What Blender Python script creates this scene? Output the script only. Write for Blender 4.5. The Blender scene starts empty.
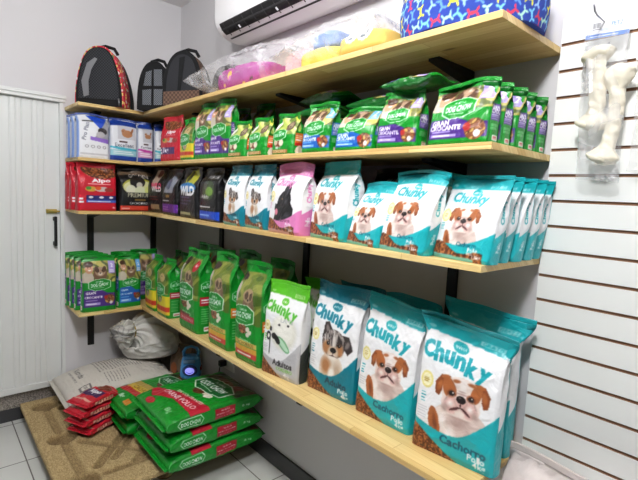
import bpy, bmesh, math, random
import numpy as np
from mathutils import Vector, Matrix, Euler
random.seed(7)
scene = bpy.context.scene
COL = scene.collection
PI = math.pi

# ------------------------------------------------------------------ materials
def lin(c):
    return tuple(((x / 12.92) if x <= .04045 else ((x + .055) / 1.055) ** 2.4) for x in c[:3])
def hexc(r, g, b):
    return (r / 255, g / 255, b / 255)
def new_mat(name):
    m = bpy.data.materials.new(name); m.use_nodes = True
    nt = m.node_tree; b = nt.nodes['Principled BSDF']
    return m, nt, b
def N(nt, t, **kw):
    n = nt.nodes.new(t)
    for k, v in kw.items(): setattr(n, k, v)
    return n
def plain(name, rgb, rough=.5, metal=0, bump=0, bscale=60, spec=.5, var=0, vscale=8):
    m, nt, b = new_mat(name)
    b.inputs['Base Color'].default_value = (*lin(rgb), 1)
    b.inputs['Roughness'].default_value = rough
    b.inputs['Metallic'].default_value = metal
    b.inputs['Specular IOR Level'].default_value = spec
    tc = N(nt, 'ShaderNodeTexCoord')
    if bump:
        no = N(nt, 'ShaderNodeTexNoise'); no.inputs['Scale'].default_value = bscale; no.inputs['Detail'].default_value = 4
        bp = N(nt, 'ShaderNodeBump'); bp.inputs['Strength'].default_value = bump; bp.inputs['Distance'].default_value = .01
        nt.links.new(tc.outputs['Object'], no.inputs['Vector'])
        nt.links.new(no.outputs['Fac'], bp.inputs['Height']); nt.links.new(bp.outputs['Normal'], b.inputs['Normal'])
    if var:
        no = N(nt, 'ShaderNodeTexNoise'); no.inputs['Scale'].default_value = vscale; no.inputs['Detail'].default_value = 5
        nt.links.new(tc.outputs['Object'], no.inputs['Vector'])
        mx = N(nt, 'ShaderNodeMix', data_type='RGBA')
        mx.inputs[6].default_value = (*lin([c * (1 - var) for c in rgb]), 1)
        mx.inputs[7].default_value = (*lin([min(1, c * (1 + var)) for c in rgb]), 1)
        nt.links.new(no.outputs['Fac'], mx.inputs[0]); nt.links.new(mx.outputs[2], b.inputs['Base Color'])
    return m

def printed(name, rough=.3, scale=28, strength=.35, coat=.0, weave=False):
    m, nt, b = new_mat(name)
    at = N(nt, 'ShaderNodeAttribute'); at.attribute_name = 'print'
    nt.links.new(at.outputs['Color'], b.inputs['Base Color'])
    b.inputs['Roughness'].default_value = rough
    b.inputs['Coat Weight'].default_value = coat
    b.inputs['Coat Roughness'].default_value = .15
    tc = N(nt, 'ShaderNodeTexCoord')
    no = N(nt, 'ShaderNodeTexNoise'); no.inputs['Scale'].default_value = scale; no.inputs['Detail'].default_value = 3
    no.inputs['Distortion'].default_value = 1.2
    bp = N(nt, 'ShaderNodeBump'); bp.inputs['Strength'].default_value = strength; bp.inputs['Distance'].default_value = .012
    nt.links.new(tc.outputs['Object'], no.inputs['Vector'])
    nt.links.new(no.outputs['Fac'], bp.inputs['Height'])
    last = bp
    if weave:
        w1 = N(nt, 'ShaderNodeTexChecker'); w1.inputs['Scale'].default_value = 330
        b2 = N(nt, 'ShaderNodeBump'); b2.inputs['Strength'].default_value = .3; b2.inputs['Distance'].default_value = .002
        nt.links.new(tc.outputs['Object'], w1.inputs['Vector']); nt.links.new(w1.outputs['Fac'], b2.inputs['Height'])
        nt.links.new(bp.outputs['Normal'], b2.inputs['Normal']); last = b2
    nt.links.new(last.outputs['Normal'], b.inputs['Normal'])
    return m

M = {}
M['film'] = printed('printed_film', .36, 24, .4, .08)
M['weave'] = printed('woven_sack_cloth', .75, 14, .5, 0, True)
M['cloth'] = printed('printed_cloth', .85, 40, .2)

def wood_mat(name, axis, pale=False):
    """finger jointed pine: staves run along the board"""
    m, nt, b = new_mat(name)
    tc = N(nt, 'ShaderNodeTexCoord'); sp = N(nt, 'ShaderNodeSeparateXYZ'); cb = N(nt, 'ShaderNodeCombineXYZ')
    nt.links.new(tc.outputs['Object'], sp.inputs[0])
    a, c = ('Y', 'X') if axis == 'y' else ('X', 'Y')
    ad = N(nt, 'ShaderNodeMath', operation='ADD'); nt.links.new(sp.outputs[c], ad.inputs[0]); 
    nt.links.new(sp.outputs['Z'], ad.inputs[1])
    nt.links.new(sp.outputs[a], cb.inputs[0]); nt.links.new(ad.outputs[0], cb.inputs[1])
    br = N(nt, 'ShaderNodeTexBrick'); br.offset = .37; br.offset_frequency = 2; br.squash = 1
    br.inputs['Scale'].default_value = 1; br.inputs['Brick Width'].default_value = .41; br.inputs['Row Height'].default_value = .044
    br.inputs['Mortar Size'].default_value = .0009; br.inputs['Mortar Smooth'].default_value = .4; br.inputs['Bias'].default_value = 0
    br.inputs['Color1'].default_value = (*lin(hexc(206, 170, 104)), 1)
    br.inputs['Color2'].default_value = (*lin(hexc(238, 214, 152)), 1)
    br.inputs['Mortar'].default_value = (*lin(hexc(186, 146, 84)), 1)
    nt.links.new(cb.outputs[0], br.inputs['Vector'])
    mp = N(nt, 'ShaderNodeMapping'); mp.inputs['Scale'].default_value = (6, 110, 1)
    nt.links.new(cb.outputs[0], mp.inputs['Vector'])
    no = N(nt, 'ShaderNodeTexNoise'); no.inputs['Scale'].default_value = 1; no.inputs['Detail'].default_value = 5; no.inputs['Distortion'].default_value = .6
    nt.links.new(mp.outputs[0], no.inputs['Vector'])
    rp = N(nt, 'ShaderNodeValToRGB'); rp.color_ramp.elements[0].position = .3; rp.color_ramp.elements[1].position = .7
    rp.color_ramp.elements[0].color = (.72, .62, .45, 1); rp.color_ramp.elements[1].color = (1, 1, 1, 1)
    nt.links.new(no.outputs['Fac'], rp.inputs[0])
    mu = N(nt, 'ShaderNodeMix', data_type='RGBA', blend_type='MULTIPLY'); mu.inputs[0].default_value = .55
    nt.links.new(br.outputs['Color'], mu.inputs[6]); nt.links.new(rp.outputs[0], mu.inputs[7])
    # knots
    vo = N(nt, 'ShaderNodeTexVoronoi'); vo.inputs['Scale'].default_value = 1
    mp2 = N(nt, 'ShaderNodeMapping'); mp2.inputs['Scale'].default_value = (3.2, 9, 1); nt.links.new(cb.outputs[0], mp2.inputs['Vector'])
    nt.links.new(mp2.outputs[0], vo.inputs['Vector'])
    r2 = N(nt, 'ShaderNodeValToRGB'); r2.color_ramp.elements[0].position = .035; r2.color_ramp.elements[1].position = .085
    r2.color_ramp.elements[0].color = (.25, .12, .05, 1); r2.color_ramp.elements[1].color = (1, 1, 1, 1)
    nt.links.new(vo.outputs['Distance'], r2.inputs[0])
    m2 = N(nt, 'ShaderNodeMix', data_type='RGBA', blend_type='MULTIPLY'); m2.inputs[0].default_value = .8
    nt.links.new(mu.outputs[2], m2.inputs[6]); nt.links.new(r2.outputs[0], m2.inputs[7])
    nt.links.new(m2.outputs[2], b.inputs['Base Color'])
    b.inputs['Roughness'].default_value = .42
    bp = N(nt, 'ShaderNodeBump'); bp.inputs['Strength'].default_value = .08; bp.inputs['Distance'].default_value = .002
    nt.links.new(no.outputs['Fac'], bp.inputs['Height']); nt.links.new(bp.outputs['Normal'], b.inputs['Normal'])
    return m
M['wood_y'] = wood_mat('pine_board_long', 'y'); M['wood_x'] = wood_mat('pine_board_short', 'x')
M['wall'] = plain('painted_wall', hexc(214, 212, 214), .75, bump=.05, bscale=120, var=.015, vscale=3)
M['ceiling'] = plain('ceiling_paint', hexc(232, 230, 230), .8)
M['black_metal'] = plain('black_powder_coat', hexc(22, 22, 24), .45, spec=.4)
M['baseboard'] = plain('dark_grey_baseboard_tile', hexc(58, 58, 60), .35, var=.08)
M['pvc'] = plain('white_pvc', hexc(222, 224, 222), .4, bump=.02, bscale=30, var=.03, vscale=4)
M['white_plastic'] = plain('white_plastic', hexc(244, 243, 244), .3)
M['dark'] = plain('black_plastic', hexc(18, 18, 20), .4)
M['brass'] = plain('brass', hexc(170, 150, 80), .35, metal=.8)
M['steel'] = plain('steel_wire', hexc(150, 150, 155), .3, metal=.9)
M['slat'] = plain('white_melamine', hexc(244, 245, 242), .35, var=.01)
M['mdf'] = plain('brown_mdf_core', hexc(150, 112, 86), .8, var=.12, vscale=40)

# ------------------------------------------------------------------ objects
def link(name, me, mat=None, parent=None, loc=None, rot=None):
    o = bpy.data.objects.new(name, me); COL.objects.link(o)
    if me is not None and mat is not None:
        mats = mat if isinstance(mat, (list, tuple)) else [mat]
        for x in mats: me.materials.append(x)
    if parent: o.parent = parent
    if loc is not None: o.location = loc
    if rot is not None: o.rotation_euler = rot
    return o
def tag(o, label, cat, group=None, kind=None):
    o['label'] = label; o['category'] = cat
    if group: o['group'] = group
    if kind: o['kind'] = kind
    return o
def thing(name, label, cat, loc=(0, 0, 0), rotz=0, group=None):
    o = link(name, None, loc=loc, rot=(0, 0, rotz)); tag(o, label, cat, group); return o
def bm_mesh(bm, name, smooth=False):
    me = bpy.data.meshes.new(name); bmesh.ops.recalc_face_normals(bm, faces=bm.faces)
    bm.to_mesh(me); bm.free()
    if smooth:
        for p in me.polygons: p.use_smooth = True
    return me
def add_box(bm, lo, hi, bevel=0, mi=0):
    lo = Vector(lo); hi = Vector(hi)
    r = bmesh.ops.create_cube(bm, size=1)
    bmesh.ops.scale(bm, vec=hi - lo, verts=r['verts']); bmesh.ops.translate(bm, vec=(lo + hi) / 2, verts=r['verts'])
    fs = {f for v in r['verts'] for f in v.link_faces}
    for f in fs: f.material_index = mi
    if bevel:
        es = {e for v in r['verts'] for e in v.link_edges}
        bmesh.ops.bevel(bm, geom=list(es), offset=bevel, segments=2, affect='EDGES', profile=.6)
def box(name, lo, hi, mat, parent=None, bevel=0, loc=None):
    bm = bmesh.new(); add_box(bm, lo, hi, bevel)
    return link(name, bm_mesh(bm, name), mat, parent, loc)
def struct(o): o['kind'] = 'structure'; return o
def tube_mesh(pts, rad, n=8, name='tube', closed_ends=True):
    """tube through points; rad is a number or list"""
    pts = [Vector(p) for p in pts]; rads = rad if isinstance(rad, (list, tuple)) else [rad] * len(pts)
    bm = bmesh.new(); rings = []
    up = Vector((0, 0, 1)); prev = None
    for i, p in enumerate(pts):
        t = (pts[min(i + 1, len(pts) - 1)] - pts[max(i - 1, 0)]).normalized()
        if prev is None:
            a = t.cross(up if abs(t.z) < .9 else Vector((1, 0, 0))).normalized()
        else:
            a = (prev - t * prev.dot(t)).normalized()
        prev = a; b = t.cross(a)
        rings.append([bm.verts.new(p + (a * math.cos(2 * PI * k / n) + b * math.sin(2 * PI * k / n)) * rads[i]) for k in range(n)])
    for r, s in zip(rings, rings[1:]):
        for k in range(n): bm.faces.new((r[k], r[(k + 1) % n], s[(k + 1) % n], s[k]))
    if closed_ends: bm.faces.new(rings[0][::-1]); bm.faces.new(rings[-1])
    return bm_mesh(bm, name, True)
def grid_mesh(P, name, closed_u=False, closed_v=False, colors=None, smooth=True, caps=False, faces_extra=None):
    """P: (nr, nc, 3) numpy grid"""
    nr, nc, _ = P.shape
    me = bpy.data.meshes.new(name)
    idx = np.arange(nr * nc).reshape(nr, nc)
    r = np.arange(nr if closed_v else nr - 1); c = np.arange(nc if closed_u else nc - 1)
    R, C = np.meshgrid(r, c, indexing='ij'); R2 = (R + 1) % nr; C2 = (C + 1) % nc
    q = np.stack([idx[R, C], idx[R, C2], idx[R2, C2], idx[R2, C]], -1).reshape(-1, 4)
    faces = q.tolist()
    if caps:
        faces.append(idx[0, :][::-1].tolist()); faces.append(idx[-1, :].tolist())
    me.from_pydata(P.reshape(-1, 3).tolist(), [], faces)
    if smooth: me.polygons.foreach_set('use_smooth', [True] * len(me.polygons))
    if colors is not None:
        at = me.color_attributes.new('print', 'FLOAT_COLOR', 'POINT')
        c = np.ones((nr * nc, 4), np.float32); cc = np.clip(colors.reshape(-1, 3), 0, 1)
        c[:, :3] = np.where(cc <= .04045, cc / 12.92, ((cc + .055) / 1.055) ** 2.4)
        at.data.foreach_set('color', c.ravel())
    me.update()
    return me
def solid_color_attr(me, rgb):
    at = me.color_attributes.new('print', 'FLOAT_COLOR', 'POINT')
    at.data.foreach_set('color', np.tile(np.array([*lin(rgb), 1], np.float32), len(me.vertices)))

# ------------------------------------------------------------------ printing on packs: small raster painter
_tc = {}
def text_tris(s, bold=.0, shear=0.0, space=1.0):
    k = (s, bold, shear, space)
    if k in _tc: return _tc[k]
    cu = bpy.data.curves.new('t', 'FONT'); cu.body = s; cu.size = 1; cu.offset = bold; cu.shear = shear
    cu.space_character = space; cu.resolution_u = 2; cu.fill_mode = 'FRONT'
    o = bpy.data.objects.new('t', cu); COL.objects.link(o)
    dg = bpy.context.evaluated_depsgraph_get(); dg.update()
    me = o.evaluated_get(dg).to_mesh(); me.calc_loop_triangles()
    v = np.array([x.co[:2] for x in me.vertices]).reshape(-1, 2)
    t = np.array([x.vertices[:] for x in me.loop_triangles]).reshape(-1, 3)
    o.evaluated_get(dg).to_mesh_clear()
    bpy.data.objects.remove(o); bpy.data.curves.remove(cu)
    if len(t): T = v[t]; lo = v.min(0); hi = v.max(0)
    else: T = np.zeros((0, 3, 2)); lo = np.zeros(2); hi = np.ones(2)
    T = (T - (lo + hi) / 2); _tc[k] = (T, hi - lo)
    return _tc[k]
class Cv:
    """canvas: x in 0..1 across, y in 0..H upward, same unit"""
    def __init__(s, H, n, bg):
        s.H = H; s.n = max(8, int(n)); s.m = max(8, int(n * H)); s.C = np.zeros((s.m, s.n, 3)); s.C[:] = bg
        s.X, s.Y = np.meshgrid((np.arange(s.n) + .5) / s.n, (np.arange(s.m) + .5) / s.m * H)
    def fill(s, mask, col):
        m = mask.astype(float) if mask.dtype == bool else np.clip(mask, 0, 1)
        s.C += (np.array(col) - s.C) * m[..., None]
    def rect(s, x0, y0, x1, y1, col): s.fill((s.X >= x0) & (s.X <= x1) & (s.Y >= y0 * s.H) & (s.Y <= y1 * s.H), col)
    def ell(s, x, y, rx, ry, col, rot=0, soft=0.0, yabs=False):
        if not yabs: y = y * s.H
        a = math.radians(rot); dx = s.X - x; dy = s.Y - y
        u = (dx * math.cos(a) + dy * math.sin(a)) / rx; v = (-dx * math.sin(a) + dy * math.cos(a)) / ry
        d = np.sqrt(u * u + v * v)
        s.fill(np.clip((1 - d) / max(soft, 1e-4), 0, 1) if soft else (d < 1), col)
    def poly(s, pts, col):
        m = np.zeros(s.X.shape, bool); pts = [(a, b * s.H) for a, b in pts]; j = len(pts) - 1
        for i in range(len(pts)):
            (xi, yi), (xj, yj) = pts[i], pts[j]
            if yi != yj:
                c = ((yi > s.Y) != (yj > s.Y)) & (s.X < (xj - xi) * (s.Y - yi) / (yj - yi) + xi); m ^= c
            j = i
        s.fill(m, col)
    def noise(s, mask, cols, cell, seed=0):
        rs = np.random.RandomState(seed); k = rs.rand(64, 64)
        g = k[(s.Y / cell).astype(int) % 64, (s.X / cell + ((s.Y / cell).astype(int) % 2) * .5).astype(int) % 64]
        ix = (g * len(cols)).astype(int).clip(0, len(cols) - 1); cc = np.array(cols)[ix]
        m = mask.astype(float)[..., None]; s.C += (cc - s.C) * m
    def blotch(s, mask, cols, f, seed=0):
        rs = np.random.RandomState(seed); z = 0
        for i in range(6):
            a = rs.rand() * 6.28; ff = f * (.6 + rs.rand() * 1.2)
            z = z + np.sin((s.X * math.cos(a) + s.Y * math.sin(a)) * ff + rs.rand() * 6.28)
        t = ((z / 6 + .5).clip(0, .999) * len(cols)).astype(int); m = mask.astype(float)[..., None]
        s.C += (np.array(cols)[t] - s.C) * m
    def text(s, st, x, y, w, col, rot=0, bold=.02, hgt=None, shear=0, space=1, arc=0):
        T, sz = text_tris(st, bold, shear, space)
        if not len(T): return
        sx = w / sz[0]; sy = sx if hgt is None else hgt / sz[1]
        P = T * np.array([sx, sy])
        if arc: P = P + np.stack([0 * P[..., 0], arc * (P[..., 0] / (w / 2)) ** 2], -1)
        a = math.radians(rot); c_, s_ = math.cos(a), math.sin(a)
        P = np.stack([P[..., 0] * c_ - P[..., 1] * s_ + x, P[..., 0] * s_ + P[..., 1] * c_ + y * s.H], -1)
        Q = P * np.array([s.n, s.m / s.H]) - .5
        m = np.zeros(s.X.shape, bool)
        for t in Q:
            x0, y0 = np.floor(t.min(0)).astype(int); x1, y1 = np.ceil(t.max(0)).astype(int)
            x0 = max(x0, 0); y0 = max(y0, 0); x1 = min(x1, s.n - 1); y1 = min(y1, s.m - 1)
            if x0 > x1 or y0 > y1: continue
            gx, gy = np.meshgrid(np.arange(x0, x1 + 1), np.arange(y0, y1 + 1))
            (ax, ay), (bx_, by_), (cx, cy) = t
            d1 = (bx_ - ax) * (gy - ay) - (by_ - ay) * (gx - ax); d2 = (cx - bx_) * (gy - by_) - (cy - by_) * (gx - bx_)
            d3 = (ax - cx) * (gy - cy) - (ay - cy) * (gx - cx)
            m[y0:y1 + 1, x0:x1 + 1] |= ((d1 >= -.01) & (d2 >= -.01) & (d3 >= -.01)) | ((d1 <= .01) & (d2 <= .01) & (d3 <= .01))
        s.fill(m, col)
    def lines(s, x0, y0, x1, y1, n, col, fill=.45, seed=1):
        """rows of unreadable small print"""
        rs = np.random.RandomState(seed)
        for i in range(n):
            yy = y1 + (y0 - y1) * (i + .5) / n; hh = abs(y1 - y0) / n * fill / 2
            s.rect(x0, yy - hh, x0 + (x1 - x0) * (.7 + .3 * rs.rand()), yy + hh, col)
    def sample(s, U, V):
        """bilinear, U,V in 0..1"""
        x = (U * s.n - .5).clip(0, s.n - 1.001); y = (V * s.m - .5).clip(0, s.m - 1.001)
        i = x.astype(int); j = y.astype(int); fx = (x - i)[..., None]; fy = (y - j)[..., None]; C = s.C
        i2 = np.minimum(i + 1, s.n - 1); j2 = np.minimum(j + 1, s.m - 1)
        return (C[j, i] * (1 - fx) + C[j, i2] * fx) * (1 - fy) + (C[j2, i] * (1 - fx) + C[j2, i2] * fx) * fy
    def soften(s):
        C = s.C; P = np.pad(C, ((1, 1), (1, 1), (0, 0)), 'edge')
        s.C = (P[:-2, 1:-1] + P[2:, 1:-1] + P[1:-1, :-2] + P[1:-1, 2:] + 4 * C) / 8; return s

WHITE = hexc(240, 240, 242)
def puppy(c, x, y, s, white=hexc(234, 218, 210), brown=hexc(170, 98, 54), pink=hexc(214, 172, 164)):
    """white bulldog puppy with brown ears and eye patches, sitting"""
    H = c.H; e = lambda dx, dy, rx, ry, col, rot=0, soft=0: c.ell(x + dx * s, y * H + dy * s, rx * s, ry * s, col, rot, soft, True)
    sh = hexc(186, 158, 150); br2 = hexc(130, 68, 36); bk = hexc(24, 16, 16); lt = hexc(240, 230, 226)
    # chest, shoulders and front legs
    e(-.14, -.62, .5, .5, white); e(.26, -.62, .36, .46, hexc(218, 198, 190)); e(-.52, -.62, .13, .34, brown, 14); e(-.5, -.6, .07, .24, br2, 14, .6)
    e(-.02, -.46, .36, .22, sh, 0, .8); e(.22, -.72, .1, .3, sh, 8, .9); e(-.16, -.76, .16, .24, lt, 0, .7); e(-.34, -.5, .1, .2, lt, 10, .8)
    # folded ears set wide on the skull
    for q in (-1, 1):
        c.poly([(x + q * .24 * s, y + .44 * s / H), (x + q * .46 * s, y + .42 * s / H), (x + q * .58 * s, y + .24 * s / H), (x + q * .56 * s, y + .02 * s / H), (x + q * .47 * s, y - .02 * s / H), (x + q * .38 * s, y + .18 * s / H)], br2)
        e(q * .47, .2, .07, .15, brown, q * 16, .5); e(q * .36, .4, .12, .05, brown, q * -14, .3)
    # skull, cheeks
    e(0, .12, .42, .36, white); e(0, -.1, .41, .26, white); e(0, .38, .26, .1, lt, 0, .6)
    e(-.26, .19, .15, .22, brown, 16, .1); e(-.31, .32, .11, .1, brown, 0, .2); e(-.12, .38, .1, .05, brown, 10, .5)
    e(.29, .21, .115, .2, brown, -14, .1); e(.34, .32, .08, .08, brown, 0, .2); e(.2, .38, .12, .05, brown, -8, .5)
    e(.02, .22, .085, .26, lt, 0, .35)
    for q in (-1, 1):
        e(q * .2, .1, .11, .085, br2, q * -12, .25); e(q * .2, .1, .062, .052, bk); e(q * .2 + .018, .118, .016, .013, WHITE)
        e(q * .19, -.13, .2, .2, pink, q * 20, .35); e(q * .31, -.2, .1, .14, sh, q * 30, .8); e(q * .2, -.1, .1, .1, lt, 0, .8)
        e(q * .11, -.03, .03, .15, sh, q * -22, .6); e(q * .3, -.02, .02, .12, sh, q * 30, .5)
    e(0, .14, .18, .03, sh, 0, .6); e(0, .19, .12, .02, sh, 0, .6); e(0, -.0, .15, .12, pink, 0, .3); e(0, .03, .105, .075, bk); e(-.03, .06, .035, .016, hexc(96, 84, 84))
    e(0, -.08, .014, .06, hexc(70, 34, 34)); e(-.11, -.18, .125, .026, hexc(74, 36, 36), 30); e(.11, -.18, .125, .026, hexc(74, 36, 36), -30); e(0, -.25, .12, .06, white, 0, .3)
    e(0, -.36, .28, .04, sh, 0, .6)
def merle(c, x, y, s):
    H = c.H; e = lambda dx, dy, rx, ry, col, rot=0, soft=0: c.ell(x + dx * s, y * H + dy * s, rx * s, ry * s, col, rot, soft, True)
    tan = hexc(176, 120, 76); dk = hexc(54, 46, 46); gy = hexc(132, 122, 118)
    e(-.02, -.6, .42, .5, hexc(222, 210, 196)); e(-.2, -.5, .24, .32, tan, 0, .6); e(.18, -.55, .2, .3, hexc(196, 170, 146), 0, .7); e(.0, -.7, .14, .26, hexc(240, 234, 226), 0, .6)
    c.poly([(x - .42 * s, y + .22 * s / H), (x - .36 * s, y + .66 * s / H), (x - .22 * s, y + .7 * s / H), (x - .06 * s, y + .44 * s / H)], dk)
    e(-.26, .5, .07, .13, gy, 15, .4)
    c.poly([(x + .2 * s, y + .42 * s / H), (x + .5 * s, y + .42 * s / H), (x + .64 * s, y + .1 * s / H), (x + .5 * s, y - .06 * s / H), (x + .36 * s, y + .1 * s / H)], dk)
    e(.46, .2, .08, .14, gy, -20, .5)
    e(0, .14, .4, .38, gy)
    m = ((c.X - x) / (.39 * s)) ** 2 + ((c.Y - y * H - .14 * s) / (.37 * s)) ** 2 < 1
    c.blotch(m, [dk, gy, hexc(176, 168, 162), gy, dk, hexc(196, 190, 186)], 42 / s * .6, 3)
    e(-.24, .0, .17, .22, tan, 0, .5); e(.22, .0, .16, .2, tan, 0, .5); e(0, .2, .07, .26, hexc(216, 208, 202), 0, .5)
    e(0, -.1, .2, .2, hexc(206, 182, 158), 0, .3); e(0, -.22, .16, .1, hexc(232, 222, 212), 0, .4)
    for q in (-1, 1): e(q * .18, .12, .06, .048, hexc(22, 18, 18)); e(q * .18 + .015, .13, .012, .01, WHITE)
    e(0, -.04, .1, .075, hexc(22, 18, 20)); e(0, -.19, .12, .016, hexc(80, 50, 45)); e(0, -.12, .01, .06, hexc(60, 40, 40))
def black_pup(c, x, y, s):
    H = c.H; e = lambda dx, dy, rx, ry, col, rot=0, soft=0: c.ell(x + dx * s, y * H + dy * s, rx * s, ry * s, col, rot, soft, True)
    k = hexc(24, 24, 28); g = hexc(66, 66, 74)
    c.poly([(x - .55 * s, y - .62 * s / H), (x + .5 * s, y - .42 * s / H), (x + .48 * s, y - .1 * s / H), (x + .15 * s, y + .3 * s / H), (x - .35 * s, y)], k)
    e(0, .1, .36, .3, k, 40); e(.12, .42, .16, .24, k, -10); e(.14, .42, .06, .14, g, -10, .5); e(.1, .1, .1, .12, g, 30, .8)
    e(-.34, -.1, .14, .12, k); e(-.36, -.22, .09, .1, hexc(222, 130, 150)); e(-.42, .0, .05, .04, g, 0, .5)
    e(-.1, .18, .035, .03, hexc(150, 120, 90)); e(.2, -.3, .2, .12, g, 20, .9)
def white_dog(c, x, y, s):
    H = c.H; e = lambda dx, dy, rx, ry, col, rot=0, soft=0: c.ell(x + dx * s, y * H + dy * s, rx * s, ry * s, col, rot, soft, True)
    w = hexc(244, 242, 232)
    e(.12, .15, .62, .6, hexc(226, 224, 210), 0, .3); e(.1, .2, .5, .5, w, 0, .3); e(-.06, .36, .05, .035, hexc(40, 36, 36)); e(.3, .4, .05, .035, hexc(40, 36, 36))
    e(-.24, -.02, .12, .1, hexc(34, 30, 30)); e(.15, -.2, .34, .14, hexc(120, 180, 130), -35); e(.15, -.2, .3, .08, hexc(190, 226, 196), -35)
    e(-.5, -.06, .11, .14, hexc(30, 30, 32)); e(-.5, -.06, .05, .07, w); e(-.42, .18, .06, .08, hexc(30, 30, 32)); e(-.42, -.34, .03, .3, hexc(60, 70, 66))
    e(-.1, -.1, .1, .16, hexc(20, 24, 22), 40)
BR = [hexc(92, 44, 22), hexc(140, 80, 42), hexc(176, 112, 66), hexc(70, 32, 18)]
CH = dict(teal=dict(a=hexc(26, 170, 178), t=hexc(20, 158, 170), d=hexc(8, 84, 104)),
          deep=dict(a=hexc(12, 122, 142), t=hexc(14, 128, 150), d=hexc(24, 60, 78)),
          pink=dict(a=hexc(222, 128, 186), t=hexc(222, 132, 186), d=hexc(120, 50, 90)),
          lime=dict(a=hexc(92, 190, 40), t=hexc(84, 184, 50), d=hexc(60, 62, 62)))
def art_chunky(w, h, pal, dog, words, n, small=False, sh=0):
    p = CH[pal]; H = h / w; c = Cv(H, n, WHITE); X, Y = c.X, c.Y / H
    c.fill(Y > .89 + (-.02 if small else -.035 * X), p['a'])
    low = hexc(186, 186, 190) if pal == 'lime' else p['a']
    if small: wave = .17 + .02 * np.sin(X * 6) + .2 * np.clip((X - .4) / .6, 0, 1) ** 1.2
    else: wave = .235 - .05 * np.sin(np.clip(X / .8, 0, 1) * PI) + .2 * np.clip((X - .5) / .5, 0, 1) ** 2
    if dog == 'puppy': puppy(c, .57 if not small else .47, .46 if not small else .47, .56 if not small else .46)
    if dog == 'merle': merle(c, .54, .45 if not small else .46, .6 if not small else .44)
    if dog == 'black': black_pup(c, .54, .42, .6)
    if dog == 'white': white_dog(c, .5, .45, .62)
    c.ell(.13, .54, .085, .1, hexc(234, 222, 140)); c.ell(.13, .54, .06, .075, hexc(244, 238, 196)); c.lines(.09, .52, .17, .56, 3, hexc(190, 160, 60))
    c.lines(.07, .36, .15, .45, 4, p['t'], .35)
    if not small: c.lines(.04, .24, .2, .34, 5, hexc(190, 190, 196), .25)
    c.fill((Y < wave), low)
    if small:
        kb = (Y < .19 + .04 * np.sin(X * 9 + .3) - .13 * X) & (X < .9); lip = (Y < .06 - .03 * X) & (X < .75)
        c.noise(kb, BR, .026, 2); c.fill(lip, tuple(v * .5 + .5 * q for v, q in zip(p['a'], hexc(200, 210, 190))))
    else:
        kb = Y < .2 * (1 - X / .58); c.noise(kb, BR, .016, 2)
    # brand word in rounded hand lettering
    if small: c.text('Chunky', .44, .74, .62, p['t'], -2, .04, None, .1, 1.0, .01); c.ell(.5, .83, .075, .045, p['a'], -8); c.text('anicol', .5, .83, .1, WHITE, -6, .02)
    else:
        for k, (ch, xx, yy, rr) in enumerate((('C', .09, .76, 8), ('h', .235, .755, 2), ('u', .37, .735, -2), ('n', .505, .722, -5), ('k', .645, .712, -8), ('y', .785, .675, -12))):
            c.text(ch, xx, yy, (.15, .125, .125, .125, .135, .14)[k], p['t'], rr, .055, (.19, .21, .145, .145, .21, .2)[k])
        c.ell(.47, .822, .095, .062, p['a'], -8); c.text('anicol', .47, .822, .13, WHITE, -6, .02)
    if words[0] == 'Adultos':
        c.text('LAMB', .64, .635, .3, hexc(176, 176, 180), 0, .0)
        c.text('Adultos', .6, .165, .5, hexc(40, 40, 42), 0, .03); c.text('CORDERO', .66, .105, .4, hexc(110, 190, 60), 0, .02)
        c.text('4kg', .72, .045, .15, WHITE, 0, .02)
    elif small:
        c.text(words[0], .6, .2, .34, p['d'], 0, .02); c.text(words[1], .72, .145, .16, WHITE, 0, .03); c.text(words[2], .8, .06, .14, WHITE, 0, .03); c.lines(.62, .08, .74, .12, 2, WHITE, .3)
    else:
        c.text(words[0], .64, .14, .54 if len(words[0]) > 6 else .44, p['d'], -2, .03)
        c.text(words[1], .8, .088, .2, WHITE, 0, .03); c.text(words[2], .84, .04, .15, WHITE, 0, .03)
    c.rect(.66, .885, .92, .925, tuple(v * .5 + .5 for v in p['a'])); c.text('GRATIS', .79, .905, .22, p['a'], 0, .02)
    c.ell(.1, .915, .05, .02, tuple(v * .6 + .4 for v in p['a']))
    return c.soften()
def side_chunky(d, h, pal, n):
    p = CH[pal]; H = h / d; c = Cv(H, n, WHITE); Y = c.Y / H
    c.fill(Y > .87, p['a']); c.fill(Y < .3 + .12 * c.X, p['a'] if pal != 'lime' else hexc(60, 64, 60))
    if h < .3: c.text('Chunky', .5, .62, H * .3, p['t'], 90, .04, .5)
    if h < .3: c.text('Pollo', .5, .2, H * .12, WHITE, 90, .02, .35)
    return c.soften()
GRN = hexc(8, 138, 36); DGR = hexc(6, 98, 28)
def hexlogo(c, x, y, r, big=True, col=GRN):
    a = r / c.H
    P = lambda q: [(x - r * q, y + a * .28 * q), (x - r * .5 * q, y + a * .5 * q), (x + r * .35 * q, y + a * .58 * q), (x + r * q, y + a * .35 * q), (x + r * q, y - a * .3 * q), (x + r * .4 * q, y - a * .52 * q), (x - r * .45 * q, y - a * .6 * q), (x - r * q, y - a * .32 * q)]
    c.poly(P(1.08), hexc(214, 232, 214)); c.poly(P(1), col)
    c.text('PURINA', x, y + a * .3, r * .7, WHITE, 3, .01); c.text('DOG CHOW', x, y - a * .02, r * 1.65, WHITE, 4, .035, r * .36); c.lines(x - r * .6, y - a * .36, x + r * .6, y - a * .3, 1, hexc(200, 224, 200), .6)
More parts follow.
